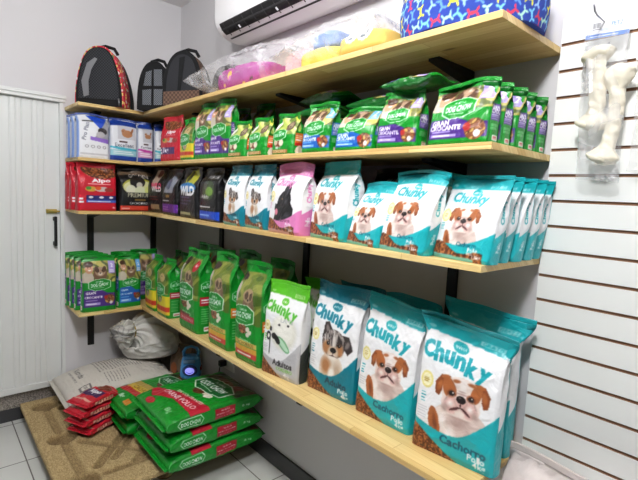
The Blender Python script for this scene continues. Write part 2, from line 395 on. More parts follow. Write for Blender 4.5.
def art_chow(w, h, band, n, seed=0, wide=False):
    H = h / w; c = Cv(H, n, GRN); X, Y = c.X, c.Y / H
    B = dict(purple=hexc(72, 40, 128), blue=hexc(18, 88, 176))[band]; L = dict(purple=hexc(168, 150, 214), blue=hexc(110, 170, 230))[band]
    ph = (Y > .54) & (Y < .94)
    c.blotch(ph, [hexc(110, 112, 54), hexc(164, 158, 76), hexc(86, 96, 50), hexc(190, 180, 100)], 9, seed + 4)
    # smiling man and a shaggy dog in the sunny photo
    c.ell(.14, .62, .19, .24, hexc(196, 184, 168)); c.ell(.2, .8, .12, .15, hexc(206, 152, 122)); c.ell(.2, .88, .13, .09, hexc(74, 48, 34)); c.ell(.21, .775, .05, .016, WHITE)
    for dx in (-.04, .05): c.ell(.2 + dx, .82, .012, .012, hexc(60, 36, 30))
    c.ell(.52, .7, .2, .22, hexc(112, 82, 62)); c.ell(.52, .74, .15, .15, hexc(166, 136, 112)); c.ell(.42, .78, .06, .1, hexc(82, 56, 42), 20); c.ell(.63, .78, .06, .1, hexc(82, 56, 42), -20)
    c.ell(.52, .7, .06, .05, hexc(216, 200, 184)); c.ell(.52, .715, .025, .018, hexc(24, 18, 18))
    for dx in (-.05, .05): c.ell(.52 + dx, .755, .016, .016, hexc(24, 18, 18))
    c.poly([(.76, .95), (.98, .95), (.98, .7), (.76, .7)], L); c.text('2', .87, .85, .08, WHITE, 0, .03); c.lines(.79, .72, .95, .78, 2, WHITE)
    c.fill((Y > .935), GRN)
    c.fill((Y < .55 - .05 * X) & (Y > .08), GRN)
    c.poly([(.04, .09), (.04, .4), (.5, .42), (.72, .34), (.98, .33), (.98, .09)], B)
    c.ell(.8, .22, .16, .15, hexc(108, 62, 40)); c.blotch(((c.X - .8) / .15) ** 2 + ((c.Y - .22 * H) / .15) ** 2 < 1, [hexc(120, 66, 40), hexc(150, 96, 56), hexc(86, 46, 32), hexc(200, 160, 90)], 40, seed)
    c.ell(.68, .26, .06, .06, hexc(170, 40, 36)); c.ell(.84, .15, .05, .05, hexc(226, 220, 226))
    c.text('GRAN', .24, .35, .3, WHITE, 2, .04); c.text('CROCANTE', .32, .27, .52, WHITE, 0, .04)
    c.lines(.1, .19, .5, .23, 1, L); c.rect(.08, .12, .52, .17, L); c.lines(.12, .13, .48, .16, 1, WHITE, .5)
    hexlogo(c, .5, .5 if H > 1.2 else .58, .31 if H > 1.2 else .25)
    return c.soften()
def side_chow(d, h, band, n):
    H = h / d; c = Cv(H, n, GRN); B = dict(purple=hexc(72, 40, 128), blue=hexc(18, 88, 176), red=hexc(178, 24, 48), orange=hexc(206, 120, 40))[band]
    if band in ('purple', 'blue'):
        c.rect(.0, .34, 1, .62, tuple(v * .8 + .12 for v in B)); c.text('GRAN', .5, .56, .7, WHITE, 0, .03); c.text('CROC', .5, .49, .8, WHITE, 0, .03)
        c.lines(.1, .36, .9, .44, 3, hexc(170, 160, 210)); c.lines(.1, .2, .9, .3, 4, hexc(150, 200, 150)); c.rect(.3, .04, .95, .12, WHITE); c.lines(.34, .05, .9, .11, 2, hexc(180, 60, 60))
    else:
        hexlogo(c, .5, .6, .38); c.rect(0, .36, 1, .47, B); c.lines(.1, .38, .9, .45, 2, WHITE, .4); c.lines(.12, .12, .88, .33, 7, hexc(110, 180, 110)); c.rect(.3, .03, .95, .09, WHITE); c.lines(.34, .04, .9, .08, 1, hexc(180, 60, 60))
    return c.soften()
def art_adult(w, h, variant, n):
    """tall green bag, dog in a field"""
    H = h / w; c = Cv(H, n, GRN); X, Y = c.X, c.Y / H
    ph = (Y > .42) & (Y < .93) & (X > .04) & (X < .99 - 1.2 * np.clip(Y - .72, 0, 1) ** 1.2)
    c.blotch(ph, [hexc(66, 92, 30), hexc(104, 120, 44), hexc(140, 146, 66), hexc(80, 104, 34)], 10, 5)
    c.ell(.1, .72, .1, .24, hexc(186, 180, 170)); c.ell(.18, .88, .12, .1, hexc(58, 44, 36))
    if variant != 'yellow':
        c.ell(.6, .6, .21, .3, hexc(118, 92, 68)); c.ell(.56, .7, .18, .16, hexc(160, 134, 104)); c.ell(.6, .56, .1, .2, hexc(150, 126, 98), 0, .5); c.ell(.5, .7, .06, .09, hexc(88, 66, 48)); c.ell(.66, .7, .05, .09, hexc(88, 66, 48)); c.ell(.58, .66, .03, .022, hexc(20, 18, 18)); c.ell(.53, .72, .015, .012, hexc(20, 18, 18)); c.ell(.63, .72, .015, .012, hexc(20, 18, 18))
    else:
        c.ell(.6, .72, .2, .16, hexc(196, 170, 120)); c.ell(.56, .74, .03, .022, hexc(20, 18, 18))
    if variant == 'red': c.ell(.74, .84, .12, .13, hexc(188, 28, 44)); c.text('4kg', .74, .84, .14, WHITE, 0, .03)
    c.fill((Y > .95), GRN)
    c.fill((Y < .44 + .04 * np.sin(X * 4)), GRN)
    c.ell(.42, .36, .17, .12, hexc(112, 60, 38)); c.blotch(((X - .42) / .16) ** 2 + ((c.Y - .36 * H) / .12) ** 2 < 1, BR, 50, 1)
    for k in range(3): c.ell(.62 + .07 * (k % 2), .31 + .028 * k, .08, .055, hexc(226, 220, 202), 30)
    c.text('ADULTO', .52, .235, .44, hexc(210, 232, 200), -3, .02)
    y1, y2 = (.12, .2)
    if variant == 'red': c.rect(.14, y1, .9, y2, hexc(184, 28, 48)); c.text('CARNE Y POLLO', .52, .16, .66, WHITE, 0, .01); c.rect(.14, .2, .7, .23, hexc(120, 40, 30))
    elif variant == 'yellow': c.rect(0, y2, 1, .4, hexc(214, 196, 40)) ; c.rect(.0, .12, 1, .2, hexc(196, 50, 30)); c.rect(0, .06, 1, .12, hexc(226, 190, 40)); c.ell(.45, .34, .2, .16, GRN); c.ell(.5, .32, .14, .1, hexc(170, 150, 120))
    else:
        c.rect(.1, .185, .92, .235, hexc(214, 186, 96)); c.text('CACHORROS', .5, .21, .66, hexc(120, 96, 30), 0, .01); c.rect(.1, .125, .92, .18, hexc(222, 168, 56)); c.rect(.1, .07, .92, .125, hexc(206, 62, 56)); c.lines(.2, .08, .85, .115, 1, WHITE, .4)
    hexlogo(c, .42, .5, .39)
    return c.soften()
def art_short(w, h, n):
    """small green pouch, dog on grass, brown strip at the foot"""
    H = h / w; c = Cv(H, n, GRN); X, Y = c.X, c.Y / H
    ph = (Y > .5) & (Y < .96); c.blotch(ph, [hexc(120, 140, 60), hexc(176, 190, 90), hexc(210, 214, 130), hexc(110, 130, 60)], 8, 2)
    c.ell(.1, .8, .12, .2, hexc(216, 214, 206)); c.ell(.74, .72, .15, .16, hexc(90, 74, 60)); c.ell(.74, .74, .09, .1, hexc(150, 130, 106)); c.ell(.74, .7, .03, .02, hexc(18, 16, 16))
    c.poly([(.55, 1), (1, 1), (1, .8)], hexc(200, 206, 70))
    c.fill(Y < .46, GRN); c.ell(.36, .3, .2, .14, hexc(112, 58, 36)); c.ell(.5, .3, .1, .1, hexc(222, 212, 190)); c.ell(.24, .31, .09, .09, hexc(196, 176, 150))
    c.rect(.05, .04, .8, .13, hexc(150, 106, 60)); c.text('CORDERO', .42, .085, .6, hexc(226, 206, 150), 0, .01); c.text('MINI', .36, .18, .2, WHITE, 0, .02)
    hexlogo(c, .38, .5, .29)
    return c.soften()
def side_short(d, h, n):
    H = h / d; c = Cv(H, n, GRN); c.rect(0, .3, 1, .55, hexc(216, 110, 40)); c.rect(0, .22, 1, .3, hexc(196, 44, 40)); c.lines(.1, .34, .9, .5, 3, WHITE, .4); c.ell(.5, .1, .4, .3, hexc(226, 214, 196)); c.ell(.5, .72, .3, .3, hexc(170, 196, 90)); return c.soften()
def art_cat(w, h, band, n):
    H = h / w; c = Cv(H, n, hexc(222, 224, 230)); X, Y = c.X, c.Y / H
    BL = hexc(24, 60, 150); B = dict(cyan=hexc(60, 176, 200), magenta=hexc(196, 60, 160), violet=hexc(140, 104, 196))[band]
    if band == 'violet':
        c.rect(.0, 0, 1, 1, hexc(226, 228, 232)); c.poly([(.42, .98), (1, .98), (1, .45), (.5, .45), (.75, .7)], hexc(150, 152, 160))
        c.poly([(.3, .98), (.95, .98), (.72, .68)], hexc(24, 72, 190)); c.ell(.78, .64, .15, .12, hexc(50, 46, 50)); c.ell(.72, .56, .14, .1, hexc(176, 174, 178)); c.ell(.84, .68, .04, .05, hexc(70, 66, 66))
        c.text('Pro Plan', .26, .62, .6, hexc(110, 114, 130), 78, .02); c.rect(.16, .84, .5, .87, hexc(30, 26, 30))
        c.poly([(.4, .42), (1, .36), (1, .46), (.4, .5)], B)
        for i in range(4): c.ell(.3 + i * .18, .27, .06, .05, hexc(150, 150, 156)); c.ell(.3 + i * .18, .27, .035, .03, hexc(226, 226, 230))
        c.rect(.1, .08, .95, .12, hexc(190, 190, 196)); c.fill(X < .06, hexc(120, 150, 210))
    else:
        c.fill(Y > .86, BL); c.rect(.25, .52, .92, .86, hexc(196, 196, 204)) ; c.ell(.6, .66, .2, .14, hexc(176, 122, 84)); c.ell(.46, .72, .08, .08, hexc(176, 122, 84)); c.ell(.78, .74, .04, .12, hexc(150, 96, 64), -20)
        c.ell(.44, .72, .014, .012, hexc(20, 20, 20)); c.rect(.3, .44, .6, .475, hexc(60, 26, 26)); c.text('Excellent', .5, .38, .7, hexc(60, 62, 84), 0, .0)
        c.poly([(0, .3), (1, .2), (1, .3), (0, .34)], B); c.rect(0, .12, 1, .26, tuple(v * .4 + .5 for v in B)); c.lines(.1, .15, .9, .24, 2, WHITE); c.rect(0, 0, 1, .12, BL)
    return c.soften()
def art_red(w, h, n, small=False):
    H = h / w; R_ = hexc(196, 22, 44); c = Cv(H, n, R_); X, Y = c.X, c.Y / H
    c.noise(((X - .62) / .52) ** 2 + ((Y - .93) / .22) ** 2 < 1, BR, .035, 5)
    c.text('Alpo', .58, .66, .5, WHITE, 3, .05, .13); c.lines(.25, .58, .95, .61, 1, hexc(240, 190, 190), .5)
    c.ell(.32, .48, .15, .07, hexc(206, 160, 60)); c.ell(.26, .5, .07, .045, hexc(70, 140, 50)); c.ell(.6, .48, .18, .07, hexc(196, 180, 176)); c.ell(.78, .47, .12, .06, hexc(150, 60, 50)); c.ell(.5, .5, .07, .05, hexc(220, 90, 40))
    if small: c.rect(.05, .16, .8, .32, hexc(66, 32, 96)); c.text('3kg', .35, .24, .3, WHITE, 0, .03)
    else:
        c.rect(.2, .24, 1, .34, hexc(36, 40, 104)); c.rect(.2, .18, 1, .24, hexc(70, 100, 190))
        for i in range(3): c.ell(.32 + i * .26, .3, .06, .03, WHITE)
        c.lines(.25, .19, .95, .23, 1, WHITE, .5)
    c.lines(.02, .16, .15, .3, 2, WHITE, .6); c.text('8kg', .92, .07, .08, WHITE)
    c.fill(Y > .95, R_)
    return c.soften()
def art_black(w, h, kind, n):
    H = h / w; c = Cv(H, n, hexc(20, 20, 22)); X, Y = c.X, c.Y / H
    if kind == 'gold':
        c.rect(0, .9, 1, .99, hexc(96, 78, 60)); c.text('GOLDEN', .5, .86, .5, hexc(210, 200, 190), 0, .01)
        c.ell(.5, .62, .44, .24 * H * .8, hexc(168, 166, 60)); c.ell(.5, .58, .42, .2, hexc(206, 206, 150)); c.ell(.45, .72, .2, .16, hexc(28, 26, 26)); c.ell(.36, .68, .1, .12, hexc(30, 28, 28)); c.ell(.5, .64, .08, .08, hexc(190, 184, 170))
        c.ell(.28, .52, .13, .13, hexc(214, 214, 190)); c.ell(.52, .5, .14, .13, hexc(206, 210, 176)); c.ell(.76, .52, .13, .12, hexc(200, 206, 120)); c.poly([(.05, .46), (.95, .46), (.85, .36), (.15, .36)], hexc(34, 34, 34))
        c.text('PREMIUM', .5, .4, .6, hexc(180, 176, 150), 0, .02); c.rect(.38, .26, .66, .3, hexc(120, 96, 50)); c.text('CACHORROS', .5, .2, .5, WHITE, 0, .02)
        c.rect(.02, .02, .98, .14, hexc(200, 60, 44)); c.lines(.05, .04, .3, .1, 1, hexc(240, 160, 150), .5)
    if kind == 'pinktext':
        c.ell(.5, .8, .2, .3, hexc(190, 170, 150)); c.ell(.55, .9, .1, .12, hexc(120, 60, 60)); c.text('WILD', .6, .62, .6, hexc(226, 60, 110), 0, .05); c.text('WILD', .62, .55, .55, WHITE, 0, .04); c.rect(.3, .08, .8, .2, hexc(150, 130, 96)); c.lines(.2, .28, .8, .4, 2, hexc(120, 40, 40))
    if kind == 'purple':
        c.poly([(.2, .5), (.55, .9), (.95, .8), (.8, .5)], hexc(140, 146, 160)); c.ell(.5, .7, .16, .16, hexc(90, 96, 120)); c.rect(.35, .4, .62, .46, hexc(140, 110, 50)); c.lines(.1, .3, .7, .35, 1, WHITE, .5); c.rect(0, .06, 1, .25, hexc(96, 40, 140)); c.lines(.1, .1, .6, .2, 2, hexc(160, 110, 190), .4)
    if kind == 'wild':
        c.ell(.6, .82, .3, .3, hexc(190, 190, 60)); c.ell(.45, .84, .12, .14, hexc(60, 60, 30)); c.ell(.5, .62, .45, .12, hexc(30, 120, 190)); c.text('WILD', .5, .55, .8, WHITE, 0, .06); c.rect(.1, .06, .7, .12, hexc(160, 160, 120)); c.lines(.1, .25, .8, .45, 3, hexc(80, 80, 110), .4)
    if kind == 'bluefoot':
        c.ell(.55, .6, .3, .26, hexc(54, 70, 44)); c.ell(.6, .58, .18, .12, hexc(110, 150, 60)); c.ell(.4, .7, .1, .12, hexc(80, 86, 80)); c.text('PREMIUM', .6, .86, .5, hexc(200, 200, 204), 0, .01); c.text('Adulto', .4, .48, .4, hexc(210, 210, 210), 0, .02); c.lines(.08, .26, .8, .3, 1, WHITE, .5); c.rect(.0, .03, 1, .2, hexc(24, 70, 190)); c.lines(.1, .08, .7, .14, 1, hexc(140, 170, 230), .5)
    return c.soften()
def art_plain(H, n, col): return Cv(H, n, col)

# ------------------------------------------------------------------ packs
def ridges(rs, P, n, fmin, fmax):
    z = 0
    for i in range(n):
        v = rs.randn(3); v /= np.linalg.norm(v); f = fmin + rs.rand() * (fmax - fmin)
        s = np.sin((P @ v) * f * 6.283 + rs.rand() * 6.283 + 1.2 * np.sin((P @ np.roll(v, 1)) * f * 4 + rs.rand() * 6.28))
        z = z + (1 - 1.9 * np.sqrt(s * s + .05))
    return z / n
def sstep(x, a, b):
    t = np.clip((x - a) / (b - a), 0, 1); return t * t * (3 - 2 * t)
def make_pack(w, h, d, front, side, back, top, dens=420, style='box', wr=.004, lean=.02, shift=0.0, curl=0.0, roof=.62, flare=.0, seed=1, seal=.016, dip=0.0, name='bag'):
    """one filled pack, origin at the middle of its front bottom edge, depth toward +y.
    style: box (side gussets, flat foot), pouch (sealed foot and top), pillow (both ends sealed, fat middle, lies down)"""
    rs = np.random.RandomState(seed)
    nf = max(10, int(w * dens)); ns = max(4, int(d * dens * .6)); nb = 10; nr = max(14, int(h * dens))
    v = np.linspace(0, 1, nr)[:, None]
    if style == 'box':
        b = (d / 2) * (1 - sstep(v, roof, 1.0) ** 1.2 * .985) * (.86 + .14 * sstep(v, 0, .05)); bul = .1 * d * np.sin(PI * np.clip(v / .85, 0, 1)) ** .7
        fold = .32 * d * sstep(v, roof - .1, 1.0)
        a = (w / 2) * (1 + flare * sstep(v, .8, 1) - .02 * np.sin(PI * v))
    elif style == 'pouch':
        fill = np.clip(v / .14, 0, 1) ** .6 * (1 - sstep(v, .55, 1.0)); 
        b = .0025 + .10 * d * fill; bul = d * .40 * fill; fold = 0 * v
        a = (w / 2) * (1 - .055 * fill + flare * sstep(v, .85, 1))
    else:
        fill = np.clip(np.sin(PI * np.clip(v, 0, 1)), 0, 1) ** .42
        b = .003 + .30 * d * fill; bul = d * .19 * fill; fold = 0 * v
        a = (w / 2) * (1 - .06 * fill)
    if style == 'brick':
        fill = np.clip(np.sin(PI * np.clip(v, 0, 1)), 0, 1) ** .27
        b = .003 + .44 * d * fill; bul = d * .06 * fill; fold = 0 * v
        a = (w / 2) * (1 - .035 * fill)
    s = np.linspace(-1, 1, nf)[None, :]; t = np.linspace(-1, 1, ns + 2)[None, 1:-1]; sb = np.linspace(1, -1, nb)[None, :]
    yc = d / 2
    rc = min(.35, .16 * d / max(w, .01) * 2)
    def face(sv, sign):
        prof = (1 - np.abs(sv) ** 2.6); edge = np.clip((1 - np.abs(sv)) / rc, 0, 1) ** .5
        return a * np.sign(sv) * np.abs(sv) ** .97, yc + sign * (b * (.72 + .28 * edge) + bul * prof)
    fx, fy = face(s, -1); bx_, by_ = face(sb, 1)
    sx = a + 0 * t - fold * (1 - np.abs(t)) + .06 * d * (1 - t ** 2) * (1 - sstep(v, roof - .1, roof + .1)) ; sy = yc + b * .72 * t
    X = np.concatenate([fx, sx, bx_, -sx[:, ::-1]], 1); Y = np.concatenate([fy + 0 * X[:, :nf], sy + 0 * sx, by_ + 0 * bx_, sy[:, ::-1] + 0 * sx], 1)
    Z = np.repeat(v * h, X.shape[1], 1)
    # crumple
    P = np.stack([X, Y * 1.0, Z], -1)
    amp = wr * (.45 + .3 * sstep(v, .4, .7) + .9 * sstep(v, .75, .95)) * np.ones_like(X)
    r1 = ridges(rs, P, 4, 4, 9); r2 = ridges(rs, P, 4, 12, 24)
    wave = (.35 * d * .12 + wr) * np.sin(X / w * 7 + seed) * sstep(v, .8, 1)
    off = amp * (r1 + .4 * r2)
    near = np.clip(v / .04, 0, 1)
    if style in ('pillow', 'brick'): amp2 = wr * np.ones_like(X); off = amp2 * (.8 * r1 + .5 * r2)
    body = np.minimum(1, b / .01)
    sgn = np.concatenate([-np.ones(nf), np.zeros(ns), np.ones(nb), np.zeros(ns)])[None, :]
    Y = Y + off * sgn * near * (.25 + .75 * body) + wave
    sg2 = np.concatenate([np.zeros(nf), np.ones(ns), np.zeros(nb), -np.ones(ns)])[None, :]
    X = X + off * sg2 * near
    Z = Z + (-.012 * w / .2 * (np.abs(X) / (w / 2)) ** 2 * sstep(v, .5, 1) * rs.uniform(-.2, 1)) + (.02 * w * rs.uniform(-1, 1) - dip) * (X / w) * sstep(v, .5, 1)
    if style == 'box': Z = Z * (1 + 0 * X)
    Y = Y + lean * (Z / h) + curl * np.clip((v - .78) / .22, 0, 1) ** 2
    Z = Z - abs(curl) * .35 * np.clip((v - .8) / .2, 0, 1) ** 2
    X = X + shift * v
    P = np.stack([X, Y, Z], -1)
    # colours
    H_ = h / w
    U = np.concatenate([(s + 1) / 2 * np.ones_like(v), np.zeros((nr, ns)), np.zeros((nr, nb)), np.zeros((nr, ns))], 1); Vv = np.repeat(v, U.shape[1], 1)
    colr = front.sample(U, Vv)
    tt = (np.linspace(-1, 1, ns + 2)[1:-1] + 1) / 2
    if side is not None:
        cs = side.sample(np.repeat(tt[None], nr, 0), Vv[:, :ns]); colr[:, nf:nf + ns] = cs; cs2 = side.sample(np.repeat(tt[None], nr, 0), Vv[:, :ns]); colr[:, nf + ns + nb:] = cs2[:, :]
    else:
        colr[:, nf:nf + ns] = back; colr[:, nf + ns + nb:] = back
    colr[:, nf + ns:nf + ns + nb] = back
    me = grid_mesh(P, name, closed_u=True, colors=colr, caps=True)
    # crimped seal strips
    def strip(row, dz, nm):
        q = P[row, :nf]; q2 = P[row, nf + ns:nf + ns + nb]; mid = q.copy(); mid[:, 1] = (q[:, 1] + np.interp(q[:, 0], q2[::-1, 0], q2[::-1, 1])) / 2
        step = max(1, nf // 30); mid = mid[::step] if (nf - 1) % step == 0 else np.concatenate([mid[::step], mid[-1:]])
        rows = []
        for k in range(7):
            f = k / 6; r = mid.copy(); r[:, 2] += dz * f - (.0004 if dz > 0 else -.0004) * 0; r[:, 1] += (.0006 * (-1) ** k) + (curl * .35 * f * f if dz > 0 else 0); rows.append(r)
        R = np.array(rows); th = .0009; F = R.copy(); F[..., 1] -= th; Bk = R[::-1].copy(); Bk[..., 1] += th
        G = np.concatenate([F, Bk], 0); cc = np.zeros(G.shape); cc[:] = top
        return grid_mesh(G, nm, closed_v=True, colors=cc)
    seals = [('top_seal', strip(-1, seal, 'top_seal'))] if seal else []
    if style in ('pillow', 'brick') and seal: seals.append(('foot_seal', strip(0, -seal, 'foot_seal')))
    return dict(body=me, seals=seals, w=w, h=h, d=d)
def put_pack(pk, loc, yaw, label, cat='bag of pet food', group=None, name='pet_food_bag', lay=None, mat='film'):
    root = thing(name, label, cat, loc, math.radians(yaw), group)
    if lay is not None:
        root.rotation_euler = lay
    link('bag_body', pk['body'], None if pk['body'].materials else M[mat], root)
    for nm, me in pk['seals']:
        link(nm, me, None if me.materials else M[mat], root)
    return root
def copy_thing(root, loc=None, yaw=None, label=None, group=None, rot=None):
    c = root.copy(); COL.objects.link(c)
    if loc is not None: c.location = loc
    if yaw is not None: c.rotation_euler = (0, 0, math.radians(yaw))
    if rot is not None: c.rotation_euler = rot
    if label: c['label'] = label
    if group: c['group'] = group
    for ch in list(root.children):
        k = ch.copy(); COL.objects.link(k); k.parent = c
        for g in list(ch.children):
            kk = g.copy(); COL.objects.link(kk); kk.parent = k
    return c

Z1, Z2, Z3, Z4, TH = 1.833, 1.5427, 1.2532, .6792, .017
LEN, DEP, DEPB, WB = 2.4368, .3474, .2872, .693
ZC = 2.593
D0 = 480
def chunky(w, h, d, pal, dog, words, dens, small, **k):
    return make_pack(w, h, d, art_chunky(w, h, pal, dog, words, w * dens, small), side_chunky(d, h, pal, max(24, d * dens)), CH[pal]['a'], CH[pal]['a'], dens=dens, name='bag_body', **k)
def chow(w, h, d, band, dens, seed, **k):
    return make_pack(w, h, d, art_chow(w, h, band, w * dens, seed), side_chow(d, h, band, max(24, d * dens)), DGR, GRN, dens=dens, seed=seed, name='bag_body', **k)
G4 = 'pet food bags on the lowest shelf'; G3 = 'pet food bags on the third shelf'; G2 = 'pet food bags on the second shelf'
e = .0006
# ---- lowest shelf, right wall: big bags
c4 = chunky(.243, .378, .07, 'teal', 'puppy', ('Cachorro', 'Pollo', '4kg'), 560, False, wr=.006, lean=.04, flare=.17, seed=4, curl=-.012, seal=.012, dip=.024, shift=-.004)
put_pack(c4, (-.25, -2.338, Z4 + e), -83, 'teal and white puppy food bag, frontmost on the lowest shelf, at its open end', group=G4)
c3 = chunky(.222, .378, .07, 'teal', 'puppy', ('Cachorro', 'Pollo', '4kg'), 520, False, wr=.006, lean=.035, flare=.14, seed=9, curl=.012, seal=.012, dip=.02)
put_pack(c3, (-.245, -2.078, Z4 + e), -88, 'teal puppy food bag on the lowest shelf, beside the dark blue one', group=G4)
c2 = chunky(.222, .388, .07, 'deep', 'merle', ('Adulto', 'Pollo', '4kg'), 480, False, wr=.006, lean=.03, flare=.16, seed=12, curl=.004, seal=.012, dip=.004)
put_pack(c2, (-.25, -1.838, Z4 + e), -84, 'dark blue and white dog food bag with a spotted dog on the lowest shelf', group=G4)
c1 = chunky(.205, .362, .07, 'lime', 'white', ('Adultos', '', ''), 480, False, wr=.005, lean=.02, flare=.03, seed=15, seal=.014)
put_pack(c1, (-.303, -1.606, Z4 + e), -82, 'lime green and white adult dog food bag with a white dog on the lowest shelf', group=G4)
c5 = chunky(.205, .40, .07, 'teal', 'puppy', ('Cachorro', 'Pollo', '10kg'), 460, False, wr=.004, lean=.012, flare=.36, seed=21, seal=.014, dip=.012)
put_pack(c5, (-.125, -2.33, Z4 + e), -88, 'teal and white bag standing behind the frontmost puppy food bag, against the wall', group=G4)
c3b = chunky(.21, .395, .07, 'teal', 'puppy', ('Cachorro', 'Pollo', '4kg'), 220, False, wr=.006, lean=.02, flare=.1, seed=23, curl=-.02, seal=.012)
put_pack(c3b, (-.125, -2.063, Z4 + e), -92, 'teal bag at the wall behind the second puppy bag, only its crumpled top showing', group=G4)
c2b = chunky(.21, .39, .07, 'deep', 'merle', ('Adulto', 'Pollo', '4kg'), 220, False, wr=.006, lean=.02, flare=.1, seed=25, curl=-.02, seal=.012)
put_pack(c2b, (-.13, -1.84, Z4 + e), -88, 'dark blue bag at the wall behind the spotted dog bag, only its crumpled top showing', group=G4)
c1b = chunky(.19, .375, .07, 'lime', 'white', ('Adultos', '', ''), 220, False, wr=.006, lean=.02, seed=27, curl=-.02, seal=.012)
put_pack(c1b, (-.145, -1.63, Z4 + e), -90, 'lime green bag at the wall behind the white dog bag, only its top showing', group=G4)
# tall green bags
def adult(w, h, d, var, sb, dens, **k):
    return make_pack(w, h, d, art_adult(w, h, var, w * dens), side_chow(d, h, sb, max(24, d * dens)), DGR, GRN, dens=dens, name='bag_body', **k)
b3 = adult(.182, .415, .11, 'gold', 'orange', 440, wr=.005, lean=.0, roof=.66, flare=.05, seed=31, seal=.018)
r = put_pack(b3, (-.325, -1.405, Z4 + e), -88, 'tall green bag with gold band on the lowest shelf, touching the lime bag', group=G4)
copy_thing(r, (-.185, -1.38, Z4 + e), -90, 'tall green bag behind the tall green one next to the lime bag', G4)
b2 = adult(.185, .422, .11, 'gold', 'orange', 420, wr=.005, lean=.0, roof=.7, flare=.04, seed=33, seal=.018)
r = put_pack(b2, (-.325, -1.16, Z4 + e), -90, 'tall green bag with gold band on the lowest shelf, second left of the lime bag', group=G4)
copy_thing(r, (-.19, -1.14, Z4 + e), -90, 'tall green bag behind the second tall green one, only its top showing', G4)
b1 = adult(.205, .40, .11, 'red', 'red', 420, wr=.005, lean=.0, roof=.7, flare=.04, seed=35, seal=.018)
r = put_pack(b1, (-.328, -.858, Z4 + e), -90, 'tall green dog food bag with red band and red badge on the lowest shelf', group=G4)
copy_thing(r, (-.195, -.88, Z4 + e), -90, 'tall green bag standing behind the red badge bag', G4)
b1c = copy_thing(r, (-.165, -.655, Z4 + e), -90, 'tall green bag by the wall, left of the red badge bag and set back', G4)
b0 = adult(.148, .312, .1, 'yellow', 'red', 380, wr=.003, lean=.0, roof=.78, seed=37, seal=.014)
r = put_pack(b0, (-.335, -.55, Z4 + e), -90, 'short green and yellow dog food bag, right one of the pair near the shelf corner', group=G4)
copy_thing(r, (-.335, -.368, Z4 + e), -92, 'short green and yellow dog food bag, left one of the pair near the shelf corner', G4)
copy_thing(r, (-.21, -.5, Z4 + e), -90, 'short green and yellow bag behind the right one of the pair', G4)
# dark ones deep in the corner
cb = chow(.17, .31, .09, 'purple', 200, 41, wr=.006, lean=.0, seal=.012)
r = put_pack(cb, (-.13, -.26, Z4 + e), -88, 'dark green bag in the shelf corner below the black bags', group=G4)

copy_thing(r, (-.262, -.12, Z4 + e), -4, 'dark green bag by the back wall, right of the blue panel bags', G4)
# ---- lowest shelf, back wall
i1 = chow(.178, .31, .062, 'purple', 480, 43, wr=.0025, lean=.0, roof=.74, seal=.012)
r = put_pack(i1, (-.582, -.272, Z4 + e), -3, 'green dog food bag with purple panel at the front left end of the lowest shelf', group=G4)
for k, (dx, yw, lb) in enumerate(((-.012, -4, 'green and purple bag directly behind the front left one, its side showing'), (-.022, -5, 'green and purple bag third back in the left row, its side showing'), (-.03, -6, 'green and purple bag last in the left row, against the wall'))):
    copy_thing(r, (-.588 + dx, -.27 + .066 * (k + 1), Z4 + e), yw, lb, G4)
i2 = chow(.132, .305, .062, 'blue', 420, 47, wr=.0025, lean=.0, roof=.74, seal=.012)
r = put_pack(i2, (-.408, -.262, Z4 + e), 2, 'green dog food bag with blue panel beside the purple one on the lowest shelf', group=G4)
for k in range(2): copy_thing(r, (-.408 + .004 * k, -.262 + .068 * (k + 1), Z4 + e), 3, ('green and blue bag directly behind the blue panel bag', 'green and blue bag second behind the blue panel bag')[k], G4)
# ---- third shelf, right wall
d7 = chunky(.172, .207, .055, 'teal', 'puppy', ('Cachorro', 'Pollo', '1.5kg'), 560, True, wr=.003, lean=.03, roof=.5, flare=.07, shift=.016, seed=51, seal=.01)
r = put_pack(d7, (-.32, -2.356, Z3 + e), -97, 'small teal puppy food bag in front at the open end of the third shelf', group=G3)
for k, (dx, dy, yw, lb) in enumerate(((.064, .006, -96, 'teal bag directly behind the front one at the open end, third shelf'), (.127, .0, -98, 'third teal bag back in the row at the open end of the third shelf'), (.190, .0, -98, 'fourth teal bag back in the row at the open end of the third shelf'), (.250, .004, -99, 'rearmost teal bag of the row at the open end, leaning near the slotted panel'))):
    copy_thing(r, (-.318 + dx, -2.356 + dy, Z3 + e), yw, lb, G3)
d6 = chunky(.18, .222, .055, 'teal', 'puppy', ('Cachorro', 'Pollo', '1.5kg'), 560, True, wr=.003, lean=.03, roof=.5, flare=.07, seed=53, shift=.026, seal=.01)
r = put_pack(d6, (-.338, -2.18, Z3 + e), -98, 'tilted small teal puppy food bag on the third shelf, left of the open end row', group=G3)
copy_thing(r, (-.272, -2.17, Z3 + e), -96, 'teal bag hidden behind the tilted puppy bag on the third shelf', G3)
d5 = chunky(.148, .188, .055, 'teal', 'puppy', ('Cachorro', 'Pollo', '1.5kg'), 560, True, wr=.003, lean=.03, roof=.5, seed=55, shift=.028, flare=.04, seal=.01)
put_pack(d5, (-.328, -2.025, Z3 + e), -98, 'shortest teal puppy food bag on the third shelf, right of the tall one', group=G3)
d4 = chunky(.2, .25, .08, 'teal', 'puppy', ('Cachorro', 'Pollo', '2.5kg'), 560, True, wr=.004, lean=.01, roof=.6, seed=57, shift=.022, flare=.03, seal=.014)
put_pack(d4, (-.318, -1.85, Z3 + e), -98, 'tall teal puppy food bag right of the pink bag on the third shelf', group=G3)
d3 = chunky(.205, .25, .08, 'pink', 'black', ('Cachorro', 'Pollo', '2.5kg'), 520, True, wr=.004, lean=.01, roof=.6, flare=.05, seed=59, shift=.022, seal=.016)
put_pack(d3, (-.338, -1.635, Z3 + e), -94, 'pink and white food bag with a black puppy on the third shelf', group=G3)
